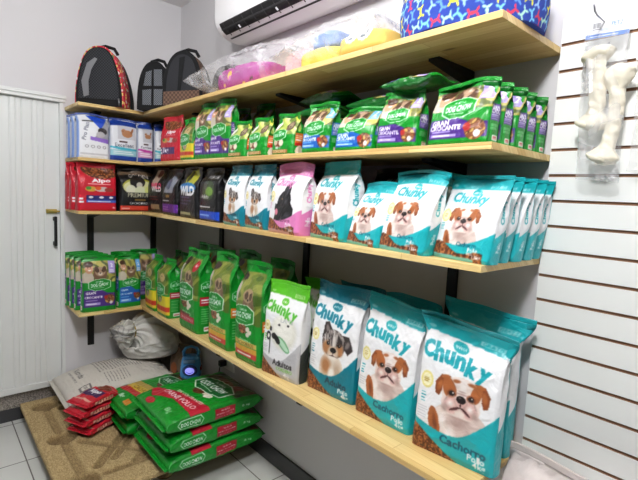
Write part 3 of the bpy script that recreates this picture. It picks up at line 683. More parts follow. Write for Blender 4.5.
d2 = chunky(.16, .245, .07, 'deep', 'merle', ('Adulto', 'Pollo', '2kg'), 480, True, wr=.004, lean=.0, roof=.6, seed=61, shift=.01, seal=.014)
r = put_pack(d2, (-.325, -1.435, Z3 + e), -92, 'dark teal and white dog bag immediately left of the pink bag', group=G3)
copy_thing(r, (-.33, -1.27, Z3 + e), -90, 'dark teal and white dog bag next to the black bag with blue foot', G3)
def black(w, h, d, kind, dens, **k):
    return make_pack(w, h, d, art_black(w, h, kind, w * dens), None, hexc(16, 16, 18), hexc(18, 18, 20), dens=dens, name='bag_body', **k)
e4 = black(.18, .24, .075, 'bluefoot', 420, wr=.003, lean=0, roof=.7, seed=63, seal=.012)
r = put_pack(e4, (-.325, -1.045, Z3 + e), -90, 'black bag with a bright blue foot, left of the dark teal bags', group=G3)
e3 = black(.2, .25, .075, 'wild', 400, wr=.004, lean=0, roof=.6, seed=65, seal=.012)
put_pack(e3, (-.318, -.815, Z3 + e), -91, 'black bag with yellow and blue picture on the third shelf', group=G3)
e2 = black(.19, .24, .075, 'purple', 400, wr=.004, lean=0, roof=.6, seed=67, seal=.012)
put_pack(e2, (-.32, -.59, Z3 + e), -91, 'black bag with a purple foot near the corner of the third shelf', group=G3)
e1 = black(.19, .25, .08, 'pinktext', 400, wr=.004, lean=0, roof=.6, seed=69, seal=.012)
put_pack(e1, (-.305, -.36, Z3 + e), -84, 'black bag with pink lettering in the corner of the third shelf', group=G3)
for k, (y, lb) in enumerate(((-1.0, 'black bag in the back row behind the one with the blue foot'), (-.79, 'black bag in the back row behind the yellow and blue one'), (-.575, 'black bag in the back row behind the purple foot one'))):
    copy_thing(r, (-.2, y, Z3 + e), -90, lb, G3)
for k, (y, lb) in enumerate(((-1.36, 'dark bag in shadow behind the dark teal and white bags'), (-1.56, 'dark bag in shadow behind the pink bag'), (-1.98, 'dark bag in shadow behind the shortest teal bag'))):
    copy_thing(r, (-.15, y, Z3 + e), -90, lb, G3)
# ---- third shelf, back wall
f1 = make_pack(.205, .252, .066, art_red(.205, .252, .205 * 480), None, hexc(170, 18, 38), hexc(196, 22, 44), dens=480, wr=.003, lean=0, roof=.6, seed=71, seal=.012, name='bag_body')
r = put_pack(f1, (-.587, -.262, Z3 + e), 2, 'red dog food bag in front at the left end of the third shelf', group=G3)
copy_thing(r, (-.603, -.190, Z3 + e), 1, 'red bag directly behind the front left red bag on the third shelf', G3)
copy_thing(r, (-.607, -.118, Z3 + e), 0, 'rearmost red bag at the left end of the third shelf', G3)
f4 = black(.222, .24, .08, 'gold', 480, wr=.003, lean=0, roof=.7, seed=73, seal=.012)
r = put_pack(f4, (-.362, -.268, Z3 + e), 2, 'black bag with yellow pictures and a red foot, beside the red bags', group=G3)
copy_thing(r, (-.34, -.17, Z3 + e), 2, 'black bag behind the yellow picture bag on the third shelf', G3)
# ---- second shelf, back wall: cat food
def cat(w, h, d, band, dens, **k):
    return make_pack(w, h, d, art_cat(w, h, band, w * dens), None, hexc(190, 196, 212), hexc(60, 80, 150), dens=dens, name='bag_body', **k)
g1 = cat(.166, .235, .06, 'violet', 480, wr=.003, lean=0, roof=.8, seed=75, seal=.01)
r = put_pack(g1, (-.61, -.262, Z2 + e), 1, 'white and grey cat food bag with violet stripe, left end of second shelf', group=G2)
copy_thing(r, (-.618, -.196, Z2 + e), 0, 'white cat food bag directly behind the violet stripe one', G2)
copy_thing(r, (-.622, -.130, Z2 + e), -1, 'rearmost white cat food bag at the left end of the second shelf', G2)
g2 = cat(.15, .232, .07, 'cyan', 480, wr=.003, lean=0, roof=.8, seed=77, seal=.01)
r = put_pack(g2, (-.446, -.262, Z2 + e), 2, 'blue and white cat food bag with cyan stripe and ginger cat on the second shelf', group=G2)
copy_thing(r, (-.443, -.175, Z2 + e), 2, 'blue and white bag behind the ginger cat bag', G2)
g3 = cat(.088, .228, .07, 'magenta', 420, wr=.003, lean=0, roof=.8, seed=79, seal=.01)
put_pack(g3, (-.322, -.265, Z2 + e), 3, 'blue and white cat food bag with magenta stripe on the second shelf', group=G2)
g4 = cat(.08, .225, .06, 'cyan', 420, wr=.003, lean=0, roof=.8, seed=81, seal=.01)
put_pack(g4, (-.236, -.29, Z2 + e), -8, 'narrow blue and white cat food bag in the corner, beside the small red bag', group=G2)
# ---- second shelf, right wall
h1 = make_pack(.2, .225, .06, art_red(.18, .225, 80, True), None, hexc(190, 40, 54), hexc(200, 24, 44), dens=420, wr=.006, lean=0, roof=.6, seed=83, seal=.014, name='bag_body')
put_pack(h1, (-.335, -.622, Z2 + e), -84, 'small red bag with purple label near the corner of the second shelf', group=G2)
h2 = adult(.13, .2, .06, 'yellow', 'orange', 420, wr=.004, lean=0, roof=.6, seed=85, seal=.012)
r = put_pack(h2, (-.335, -.82, Z2 + e), -88, 'small green and yellow bag right of the small red bag', group=G2)
h3 = chow(.15, .252, .062, 'purple', 420, 87, wr=.006, lean=0, roof=.72, seal=.012)
r3 = put_pack(h3, (-.33, -.985, Z2 + e), -86, 'upright green and purple bag, left one of the tall pair on the second shelf', group=G2)
copy_thing(r3, (-.33, -1.145, Z2 + e), -84, 'upright green and purple bag, right one of the tall pair on the second shelf', G2)
h5 = make_pack(.122, .148, .065, art_short(.122, .148, .122 * 520), side_short(.065, .148, 34), DGR, GRN, dens=480, style='box', wr=.007, lean=.012, roof=.45, flare=.06, seed=89, seal=.01, name='bag_body')
r5 = put_pack(h5, (-.33, -1.285, Z2 + e), -84, 'short green pouch with a brown strip, leftmost of the three short ones', group=G2)
copy_thing(r5, (-.33, -1.438, Z2 + e), -88, 'short green pouch with a brown strip, middle one of the three short ones', G2)
copy_thing(r5, (-.325, -1.6, Z2 + e), -86, 'short green pouch with a brown strip, rightmost of the three, touching the blue one', G2)
h8 = chow(.135, .165, .07, 'blue', 520, 91, wr=.007, lean=.012, roof=.5, seal=.01)
r8 = put_pack(h8, (-.33, -1.79, Z2 + e), -86, 'green and blue pouch on the second shelf, left one of the blue pair', group=G2)
h9 = chow(.15, .14, .07, 'blue', 520, 93, wr=.006, lean=.02, roof=.4, seal=.01, curl=.01)
put_pack(h9, (-.325, -1.965, Z2 + e), -84, 'squat green and blue pouch on the second shelf, right one of the blue pair', group=G2)
h10 = chow(.135, .155, .07, 'purple', 560, 95, wr=.007, lean=.012, roof=.5, seal=.01)
put_pack(h10, (-.335, -2.142, Z2 + e), -84, 'green and purple pouch on the second shelf, under the bag lying on top', group=G2)
h11 = chow(.175, .155, .058, 'purple', 620, 97, wr=.006, lean=.02, roof=.5, seal=.01)
r11 = put_pack(h11, (-.335, -2.33, Z2 + e), -93, 'wide green and purple pouch in front at the open end of the second shelf', group=G2)
for k, lb in enumerate(('green and purple pouch directly behind the front one at the open end, second shelf', 'third green pouch back in the row at the open end of the second shelf', 'fourth green pouch back in the row at the open end of the second shelf', 'rearmost green pouch of the row at the open end of the second shelf')):
    copy_thing(r11, (-.335 + .068 * (k + 1), -2.33 + (.002, -.003, .002, 0)[k], Z2 + e), -93 - k, lb, G2)
# lying packs behind and on top on the second shelf
ls_ = make_pack(.11, .18, .036, art_chow(.11, .18, 'purple', 70, 5), None, DGR, GRN, dens=400, style='pillow', wr=.004, lean=0, seed=97, seal=.009, name='bag_body')
lp = make_pack(.14, .22, .047, art_chow(.15, .26, 'purple', 80, 5), None, DGR, GRN, dens=380, style='pillow', wr=.004, lean=0, seed=99, seal=.01, name='bag_body')
lb_ = make_pack(.15, .23, .047, art_chow(.15, .25, 'blue', 80, 6), None, DGR, GRN, dens=300, style='pillow', wr=.004, lean=0, seed=101, seal=.01, name='bag_body')
# dark upright packs in the back row of the second shelf
for (x, y, lbl) in ((-.16, -1.0, 'green bag in the shaded back row behind the left tall pair bag'), (-.16, -1.2, 'green bag in the shaded back row behind the right tall pair bag'), ):
    copy_thing(r3, (x, y, Z2 + e), -90, lbl, G2)
for k, (y, lbl) in enumerate(((-1.42, 'short pouch in the shade behind the middle short green pouch'),)):
    copy_thing(r5, (-.2, y, Z2 + e), -90, lbl, G2)
def lay_pack(pk, c, yaw, label, tilt=0, group=None, **k):
    """lies on its back: print faces up; c is the centre of its underside, length runs along yaw+90"""
    R = Matrix.Rotation(math.radians(yaw), 4, 'Z') @ Matrix.Rotation(math.radians(-90), 4, 'X')
    loc = Vector(c) - (R @ Vector((0, pk['d'], pk['h'] / 2)))
    eu = R.to_euler()
    return put_pack(pk, loc, 0, label, group=group, lay=eu, **k)

# ================================================================== the room
X0, Y0 = -2.6, -4.6
# floor tiles
m, nt, b = new_mat('floor_tile')
tc = N(nt, 'ShaderNodeTexCoord'); mp = N(nt, 'ShaderNodeMapping'); mp.inputs['Location'].default_value = (.97, .43, 0)
nt.links.new(tc.outputs['Object'], mp.inputs[0])
br = N(nt, 'ShaderNodeTexBrick'); br.offset = 0; br.inputs['Scale'].default_value = 1; br.inputs['Brick Width'].default_value = .42; br.inputs['Row Height'].default_value = .44
br.inputs['Mortar Size'].default_value = .003; br.inputs['Color1'].default_value = (*lin(hexc(220, 221, 216)), 1); br.inputs['Color2'].default_value = (*lin(hexc(226, 227, 222)), 1); br.inputs['Mortar'].default_value = (*lin(hexc(104, 100, 94)), 1)
nt.links.new(mp.outputs[0], br.inputs['Vector'])
no = N(nt, 'ShaderNodeTexNoise'); no.inputs['Scale'].default_value = 5; no.inputs['Detail'].default_value = 7
nt.links.new(tc.outputs['Object'], no.inputs['Vector'])
mx = N(nt, 'ShaderNodeMix', data_type='RGBA', blend_type='MULTIPLY'); mx.inputs[0].default_value = .18
nt.links.new(br.outputs['Color'], mx.inputs[6]); nt.links.new(no.outputs['Fac'], mx.inputs[7]); nt.links.new(mx.outputs[2], b.inputs['Base Color'])
b.inputs['Roughness'].default_value = .3
M['tile'] = m
struct(box('floor', (X0, Y0, -.1), (.12, .16, 0), M['tile']))
struct(box('ceiling', (X0, Y0, ZC), (.12, .16, ZC + .1), M['ceiling']))
struct(box('wall_right', (0, Y0, 0), (.12, .16, ZC), M['wall']))
bm = bmesh.new(); add_box(bm, (-.705, 0, 0), (0, .16, ZC)); add_box(bm, (X0, 0, 1.885), (-.705, .16, ZC))
struct(link('wall_back', bm_mesh(bm, 'wall_back'), M['wall']))
struct(box('baseboard_right', (-.012, Y0, 0), (-.0002, -.0005, .091), M['baseboard'], bevel=.003))
struct(box('baseboard_back', (-.70, -.012, 0), (-.0125, -.0002, .091), M['baseboard'], bevel=.003))
# granite step under the door
m, nt, b = new_mat('speckled_granite')
tc = N(nt, 'ShaderNodeTexCoord'); vo = N(nt, 'ShaderNodeTexVoronoi'); vo.inputs['Scale'].default_value = 260
nt.links.new(tc.outputs['Object'], vo.inputs['Vector'])
rp = N(nt, 'ShaderNodeValToRGB'); rp.color_ramp.elements[0].color = (*lin(hexc(92, 84, 78)), 1); rp.color_ramp.elements[1].color = (*lin(hexc(176, 168, 158)), 1)
sp = N(nt, 'ShaderNodeSeparateColor'); nt.links.new(vo.outputs['Color'], sp.inputs[0]); nt.links.new(sp.outputs[0], rp.inputs[0])
nt.links.new(rp.outputs[0], b.inputs['Base Color']); b.inputs['Roughness'].default_value = .5; M['granite'] = m
struct(box('trim_1', (X0, .05, .079), (-.7055, .159, .176), M['granite'], bevel=.002))
struct(box('trim_2', (X0, .055, .0005), (-.7055, .159, .0785), M['baseboard'], bevel=.002))
# folding door: one skin with vertical ribs
def door_mesh():
    gr = [-.956, -.928, -.9, -.85, -.825, -.795]
    per = .118 * 1.0
    xs = [-2.3 + i * .0025 for i in range(int(1.58 / .0025) + 1)]
    allg = gr + [g - .118 * k for g in (-.9, -.928, -.956) for k in range(1, 12)]
    pts = []
    for x in xs:
        y = .02
        for g in allg:
            dd = abs(x - g)
            if dd < .006: y += .0035 * (1 - dd / .006)
        y += .0012 * math.sin((x + .9) * 2 * PI / .118)
        pts.append((x, y))
    bm = bmesh.new(); z0, z1 = .214, 1.857
    f = [bm.verts.new((x, y, z0)) for x, y in pts] + [bm.verts.new((pts[-1][0], .05, z0)), bm.verts.new((pts[0][0], .05, z0))]
    g = [bm.verts.new((v.co.x, v.co.y, z1)) for v in f]
    n = len(f)
    for i in range(n): bm.faces.new((f[i], f[(i + 1) % n], g[(i + 1) % n], g[i]))
    bm.faces.new(f[::-1]); bm.faces.new(g)
    return bm_mesh(bm, 'door_leaf')
door = struct(link('door_1', door_mesh(), M['pvc']))
bm = bmesh.new(); add_box(bm, (-.754, -.012, 1.03), (-.738, -.002, 1.205), .004)
for z in (1.045, 1.19): add_box(bm, (-.756, -.002, z - .012), (-.736, .022, z + .012), .003)
link('door_handle', bm_mesh(bm, 'door_handle'), M['dark'], door)
bm = bmesh.new(); add_box(bm, (-.79, .006, 1.222), (-.735, .022, 1.246), .003); add_box(bm, (-.78, -.004, 1.229), (-.722, .006, 1.239), .003)
link('door_latch', bm_mesh(bm, 'door_latch'), M['brass'], door)
bm = bmesh.new(); add_box(bm, (X0, -.012, 1.858), (-.69, .05, 1.888), .003); add_box(bm, (X0, -.02, 1.876), (-.688, -.0005, 1.896), .003)
struct(link('trim_3', bm_mesh(bm, 'door_header'), M['pvc']))
struct(box('trim_4', (-.7195, -.004, .0), (-.7005, .0485, 1.8575), M['pvc'], bevel=.003))
struct(box('trim_5', (X0, .015, .1765), (-.7205, .055, .2135), M['pvc'], bevel=.003))

# slotted wall panel
def slat_mesh():
    xf, xb, gd = -.018, -.0008, -.0125
    prof = []; ztop = 1.905; z = 1.836; hs = .0041
    prof.append((xb, ztop)); prof.append((xf, ztop)); mats = []
    k = 0
    while z > .1:
        prof += [(xf, z + hs), (gd, z + hs), (gd, z - hs), (xf, z - hs)]; z -= .07; k += 1
    prof += [(xf, .0915), (xb, .0915)]
    bm = bmesh.new(); ya, yb = -2.4385, -3.4
    A = [bm.verts.new((x, ya, zz)) for x, zz in prof]; B = [bm.verts.new((x, yb, zz)) for x, zz in prof]
    n = len(prof)
    for i in range(n):
        f = bm.faces.new((A[i], A[(i + 1) % n], B[(i + 1) % n], B[i]))
        p, q = prof[i], prof[(i + 1) % n]
        f.material_index = 0 if (abs(p[0] - xf) < 1e-6 and abs(q[0] - xf) < 1e-6) or i == 0 or i >= n - 2 else 1
    f1 = bm.faces.new(A[::-1]); f2 = bm.faces.new(B); f1.material_index = f2.material_index = 1
    return bm_mesh(bm, 'slat_panel')
sl = link('slotted_display_panel', slat_mesh(), [M['slat'], M['mdf']])
tag(sl, 'white slotted display panel mounted on the wall right of the shelves', 'display panel')

# ---------------------------------------------------------------- shelves
names = {1: 'top', 2: 'second', 3: 'third', 4: 'lowest'}
for k, z in ((1, Z1), (2, Z2), (3, Z3), (4, Z4)):
    a = box('shelf_board', (-DEP, -LEN, z - TH), (-.0005, -.0005, z), M['wood_y'], bevel=.0012)
    tag(a, 'long pine shelf board on the right wall, %s of the four' % names[k], 'shelf', 'long wall shelves')
    a = box('shelf_board', (-WB, -DEPB, z - TH), (-DEP - .0006, -.0005, z), M['wood_x'], bevel=.0012)
    tag(a, 'short pine shelf board on the back wall by the door, %s of the four' % names[k], 'shelf', 'short wall shelves')
def upright(x, y, wall, zb, zt, label, arms):
    root = thing('shelf_bracket', label, 'bracket', (x, y, zb), 0 if wall == 'back' else -PI / 2, 'black shelf brackets')
    # local: +y into wall, shelf depth toward -y
    L = {'back': DEPB, 'right': DEP}[wall] * .58
    hw = .018
    mesh = bpy.data.meshes.get('bar_' + wall + str(round(zt - zb, 2)))
    bm = bmesh.new(); add_box(bm, (-hw, -.014, 0), (hw, -.0008, zt - zb), .002)
    link('upright_bar', bm_mesh(bm, 'bar'), M['black_metal'], root)
    for z in arms:
        bm = bmesh.new(); zl = z - TH - .0008 - zb
        v = [(-hw, -.0145, zl), (hw, -.0145, zl), (hw, -L, zl), (-hw, -L, zl), (-hw, -.0145, zl - .034), (hw, -.0145, zl - .034), (hw, -L, zl - .008), (-hw, -L, zl - .008)]
        vs = [bm.verts.new(p) for p in v]
        for f in ((0, 1, 2, 3), (4, 7, 6, 5), (0, 4, 5, 1), (2, 6, 7, 3), (0, 3, 7, 4), (1, 5, 6, 2)): bm.faces.new([vs[i] for i in f])
        link('bracket_arm', bm_mesh(bm, 'arm'), M['black_metal'], root)
    return root
# bars run in segments between boards, so each board rests on its own arm
def bars(x, y, wall, where):
    segs = [(Z4 - TH - .26, Z4 - TH - .0008), (Z4 + .0008, Z3 - TH - .0008), (Z3 + .0008, Z2 - TH - .0008), (Z2 + .0008, Z1 - TH - .0008)]
    nm = ['under the lowest shelf', 'between the two lower shelves', 'between the second and third shelf', 'under the top shelf']
    for (a, c), zz, n_ in zip(segs, (Z4, Z3, Z2, Z1), nm):
        upright(x, y, wall, a, c, 'black bracket %s, %s' % (n_, where), [zz])
bars(-.56, 0, 'back', 'near the door'); bars(-.174, 0, 'back', 'left of the room corner')
bars(0, -.62, 'right', 'first from the corner on the right wall'); bars(0, -1.40, 'right', 'middle of the right wall'); bars(0, -2.16, 'right', 'near the slotted panel')

# ---------------------------------------------------------------- particle board pallet
m, nt, b = new_mat('pressed_wood_chips')
tc = N(nt, 'ShaderNodeTexCoord'); vo = N(nt, 'ShaderNodeTexVoronoi'); vo.inputs['Scale'].default_value = 240
mp = N(nt, 'ShaderNodeMapping'); mp.inputs['Scale'].default_value = (1, .5, 1); nt.links.new(tc.outputs['Object'], mp.inputs[0]); nt.links.new(mp.outputs[0], vo.inputs['Vector'])
sp = N(nt, 'ShaderNodeSeparateColor'); nt.links.new(vo.outputs['Color'], sp.inputs[0])
rp = N(nt, 'ShaderNodeValToRGB'); rp.color_ramp.elements[0].color = (*lin(hexc(148, 124, 84)), 1); rp.color_ramp.elements[1].color = (*lin(hexc(192, 168, 120)), 1)
nt.links.new(sp.outputs[1], rp.inputs[0])
at = N(nt, 'ShaderNodeAttribute'); at.attribute_name = 'print'
mx = N(nt, 'ShaderNodeMix', data_type='RGBA', blend_type='MULTIPLY'); mx.inputs[0].default_value = 1
nt.links.new(rp.outputs[0], mx.inputs[6]); nt.links.new(at.outputs['Color'], mx.inputs[7]); nt.links.new(mx.outputs[2], b.inputs['Base Color'])
b.inputs['Roughness'].default_value = .85
bp = N(nt, 'ShaderNodeBump'); bp.inputs['Strength'].default_value = .4; bp.inputs['Distance'].default_value = .002; nt.links.new(vo.outputs['Distance'], bp.inputs['Height']); nt.links.new(bp.outputs['Normal'], b.inputs['Normal'])
M['chip'] = m
def pallet():
    x0, x1, y0, y1 = -.936, -.03, -1.08, -.003
    nx, ny = 200, 240
    xs = np.linspace(x0, x1, nx); ys = np.linspace(y0, y1, ny); Xg, Yg = np.meshgrid(xs, ys)
    H = np.zeros_like(Xg); S = np.zeros_like(Xg)
    def seg(ax, ay, bx, by, wd, dp, darken=.5):
        nonlocal H, S
        d = np.array([bx - ax, by - ay]); L = np.hypot(*d); u = d / L
        t = np.clip((Xg - ax) * u[0] + (Yg - ay) * u[1], 0, L); dist = np.hypot(Xg - ax - t * u[0], Yg - ay - t * u[1])
        k = 1 - sstep(dist, wd * .7, wd); H = np.minimum(H, -dp * k); S = np.maximum(S, k * darken)
    cx = [-.83, -.475, -.12]; cy = [-.11, -.535, -.95]
    for i, a in enumerate(cx):
        for j, c in enumerate(cy):
            seg(a - .01, c, a + .01, c, .062, .02, .95)
    for a in cx: seg(a + .0, -.16, a + .0, -.46, .022, .013, .5); seg(a, -.60, a, -.90, .022, .013, .5)
    for c in cy: seg(-.74, c, -.56, c, .024, .013, .6); seg(-.39, c, -.2, c, .024, .013, .6)
    for k in (-1, 1):
        for (ax_, ay_) in ((-.65, -.75), (-.65, -.32), (-.3, -.75), (-.3, -.32)):
            seg(ax_ - .11 , ay_ - k * .13, ax_ + .11, ay_ + k * .13, .024, .013, .6)
    seg(-.74, -.56, -.735, -.57, .02, .006, .6); seg(-.6, -.93, -.5, -.85, .024, .013, .6); seg(-.68, -.86, -.52, -.68, .02, .012, .55)
    # dimples and channels get an uneven darker tone
    n = ridges(np.random.RandomState(3), np.stack([Xg, Yg, 0 * Xg], -1), 5, 1.5, 5)
    S = np.clip(S * (.8 + .4 * n), 0, 1)
    Z = .12 + H
    P = np.stack([Xg, Yg, Z], -1)
    ring = np.pad(P, ((1, 1), (1, 1), (0, 0)), 'edge'); ring[0, :, 2] = ring[-1, :, 2] = .0985; ring[:, 0, 2] = ring[:, -1, 2] = .0985
    col = np.ones(ring.shape); Sp = np.pad(S, 1, 'edge'); col[..., 0] = 1 - .42 * Sp; col[..., 1] = 1 - .47 * Sp; col[..., 2] = 1 - .54 * Sp
    root = link('shipping_pallet', grid_mesh(ring, 'deck', colors=col), M['chip'])
    tag(root, 'tan pressed wood pallet with dimples and ribs on the tile floor', 'pallet')
    u = box('underside', (x0, y0, .0915), (x1, y1, .0985), M['chip'], root)
    solid_color_attr(u.data, (1, 1, 1))
    for a in cx:
        for c in cy:
            bm = bmesh.new(); bmesh.ops.create_cone(bm, segments=20, radius1=.04, radius2=.058, depth=.0908, cap_ends=True)
            me = bm_mesh(bm, 'foot', False); solid_color_attr(me, (.8, .8, .8)); link('pallet_foot', me, M['chip'], root, (a, c, .0456))
    return root
pallet()

# ---------------------------------------------------------------- goods on the pallet
def art_floor(w, h, n, kind):
    H = h / w; c = Cv(H, n, GRN); X, Y = c.X, c.Y / H
    c.blotch((Y > .72) & (X > .1) & (X < .95), [hexc(70, 60, 34), hexc(98, 44, 30), hexc(60, 80, 36), hexc(40, 50, 30)], 11, 2)
    c.ell(.7, .86, .1, .06, hexc(120, 40, 34)); c.ell(.45, .8, .16, .1, hexc(112, 66, 44))
    if kind == 'red':
        c.poly([(0, .16), (0, .2), (.45, .34), (1, .42), (1, .22), (.5, .22), (.2, .1)], hexc(186, 24, 50)); c.text('CARNE POLLO', .55, .27, .7, WHITE, 6, .01); c.text('SIN COLORANTES', .6, .36, .55, hexc(220, 210, 190), 8, .03)
        c.ell(.3, .06, .1, .05, hexc(186, 24, 50)); c.text('8kg', .72, .1, .14, hexc(160, 210, 160), 0, .02); c.ell(.62, .53, .1, .06, hexc(222, 212, 190)); c.ell(.5, .5, .1, .09, hexc(96, 48, 30)); c.ell(.72, .5, .07, .05, hexc(232, 226, 210), 20)
    else:
        c.poly([(0, .22), (0, .3), (1, .4), (1, .3)], hexc(206, 176, 60)); c.poly([(0, .14), (0, .22), (1, .3), (1, .22)], hexc(190, 40, 46)); c.poly([(0, .3), (0, .38), (1, .48), (1, .4)], hexc(180, 150, 70)); c.text('CACHORROS', .55, .31, .7, hexc(120, 80, 20), 6, .01)
        c.rect(.6, .05, .78, .12, hexc(214, 130, 50)); c.text('8kg', .4, .09, .16, WHITE, 0, .03); c.ell(.5, .55, .14, .12, hexc(110, 60, 40))
    hexlogo(c, .5, .66, .32, col=hexc(14, 104, 44))
    return c.soften()
def side_floor(d, h, n):
    H = h / d; c = Cv(H, n, GRN); Y = c.Y / H
    y0 = .16 * H; 
    c.poly([(.1, .13), (.45, .1), (.85, .13), (.85, .33), (.45, .36), (.1, .33)], hexc(200, 224, 204)); c.poly([(.15, .138), (.45, .108), (.8, .138), (.8, .322), (.45, .352), (.15, .322)], GRN)
    c.text('DOG CHOW', .5, .23, H * .19, WHITE, 90, .03, .34); c.text('adultos', .78, .26, H * .08, WHITE, 90, .01)
    c.rect(.12, .47, .88, .7, hexc(176, 20, 44)); c.text('ADULTOS', .3, .585, H * .1, WHITE, 90, .02); c.text('MEDIANOS Y GRANDES', .52, .585, H * .2, WHITE, 90, .01); c.text('SIN COLORANTES', .74, .585, H * .18, hexc(230, 170, 170), 90, .0)
    c.text('8 kg', .5, .83, H * .09, hexc(206, 232, 206), 90, .02)
    return c.soften()
def brick(w, h, d, kind, dens, seed):  # flat heavy bag
    front = art_floor(w, h, w * dens * 1.0, kind)
    return make_pack(w, h, d, front, side_floor(d, h, d * dens * 1.2), DGR, GRN, dens=dens, style='brick', wr=.004, lean=0, seed=seed, seal=.018, name='bag_body')
GF = 'large green bags lying on the pallet'
for k, (dx, dy, yw, sd, lb) in enumerate(((.0, -.002, -90, 3, 'large green bag lying at the bottom of the front stack on the pallet'), (.004, .004, -89.5, 5, 'large green bag lying in the middle of the front stack on the pallet'), (-.004, .008, -90.5, 8, 'large green bag with red stripe lying on top of the front stack'))):
    pk = brick(.385, .50, .095, 'red', 460 if k == 2 else 360, sd)
    lay_pack(pk, (-.305 + dx, -.985 + dy, .1205 + k * .090), yw, lb, group=GF, name='food_bag')
for k, (dx, sd, lb) in enumerate(((0, 13, 'large green bag lying under the yellow striped one behind the front stack'), (-.01, 15, 'large green bag with red and yellow stripes lying behind the front stack'))):
    pk = brick(.31, .48, .088, 'gold', 380, sd)
    lay_pack(pk, (-.35 + dx, -.60, .1205 + k * .0855), -90 + k, lb, group=GF, name='food_bag')
# red sachets
def art_redpack(w, h, n):
    H = h / w; c = Cv(H, n, hexc(192, 26, 44)); c.rect(.1, .3, .9, .62, hexc(64, 34, 84)); c.text('Alpo', .5, .5, .6, WHITE, 0, .05); c.ell(.5, .8, .3, .18, hexc(120, 60, 40)); c.rect(.1, .1, .9, .16, hexc(210, 160, 140)); return c.soften()
def side_redpack(d, h, n):
    H = h / d; c = Cv(H, n, hexc(196, 30, 48)); c.rect(.2, .22, .85, .8, hexc(226, 170, 150)); c.lines(.25, .26, .8, .76, 6, hexc(170, 60, 60)); return c.soften()
rp_ = make_pack(.15, .2, .058, art_redpack(.15, .2, 90), side_redpack(.05, .2, 30), hexc(180, 24, 40), hexc(200, 34, 50), dens=460, style='pillow', wr=.008, lean=0, seed=5, seal=.012, name='bag_body')
GR = 'red sachets stacked on the pallet'
for k, (dx, dy, yw, lb) in enumerate(((.012, .0, -62, 'red sachet at the bottom of the small stack on the pallet'), (0, .0, -66, 'red sachet second from the bottom of the small stack'), (-.004, .004, -70, 'red sachet third from the bottom of the small stack'), (.012, .008, -66, 'red sachet lying on top of the small stack'))):
    pk = rp_
    R = lay_pack(pk, (-.685 + dx, -.525 + dy, .1205 + k * .046), yw, lb, group=GR, name='food_sachet')
# printed woven sack lying down
def art_sack(w, h, n):
    H = h / w; c = Cv(H, n, hexc(206, 200, 190)); X = c.X; Yf = c.Y / H; ink = hexc(112, 108, 104)
    c.rect(.02, .0, .98, 1, hexc(208, 202, 192))
    rs = np.random.RandomState(2)
    for i in range(15):
        y = .32 + i * .028; x0 = .12; x = x0
        while x < .62:
            L = .01 + rs.rand() * .035; c.rect(x, y, min(x + L, .62), y + .010, ink); x += L + .012
    for i in range(8):
        y = .34 + i * .028; x = .68
        while x < .93:
            L = .01 + rs.rand() * .03; c.rect(x, y, min(x + L, .93), y + .009, ink); x += L + .012
    c.text('Nutrida', .4, .17, .34, ink, 0, .01); c.text('ALIMENTO PARA PERROS', .42, .11, .4, ink, 0, .0)
    c.rect(.8, .1, .92, .2, ink); c.rect(.82, .115, .9, .185, hexc(208, 202, 192)); c.text('25', .86, .15, .05, ink, 0, .02)
    return c.soften()
sk = make_pack(.42, .60, .21, art_sack(.42, .60, 200), None, hexc(198, 192, 182), hexc(196, 190, 180), dens=330, style='pillow', wr=.007, lean=0, seed=45, seal=.022, name='bag_body')
lay_pack(sk, (-.475, -.232, .1205), -90, 'big off white woven sack with grey printing lying on the pallet by the door', cat='sack', name='woven_sack', mat='weave')
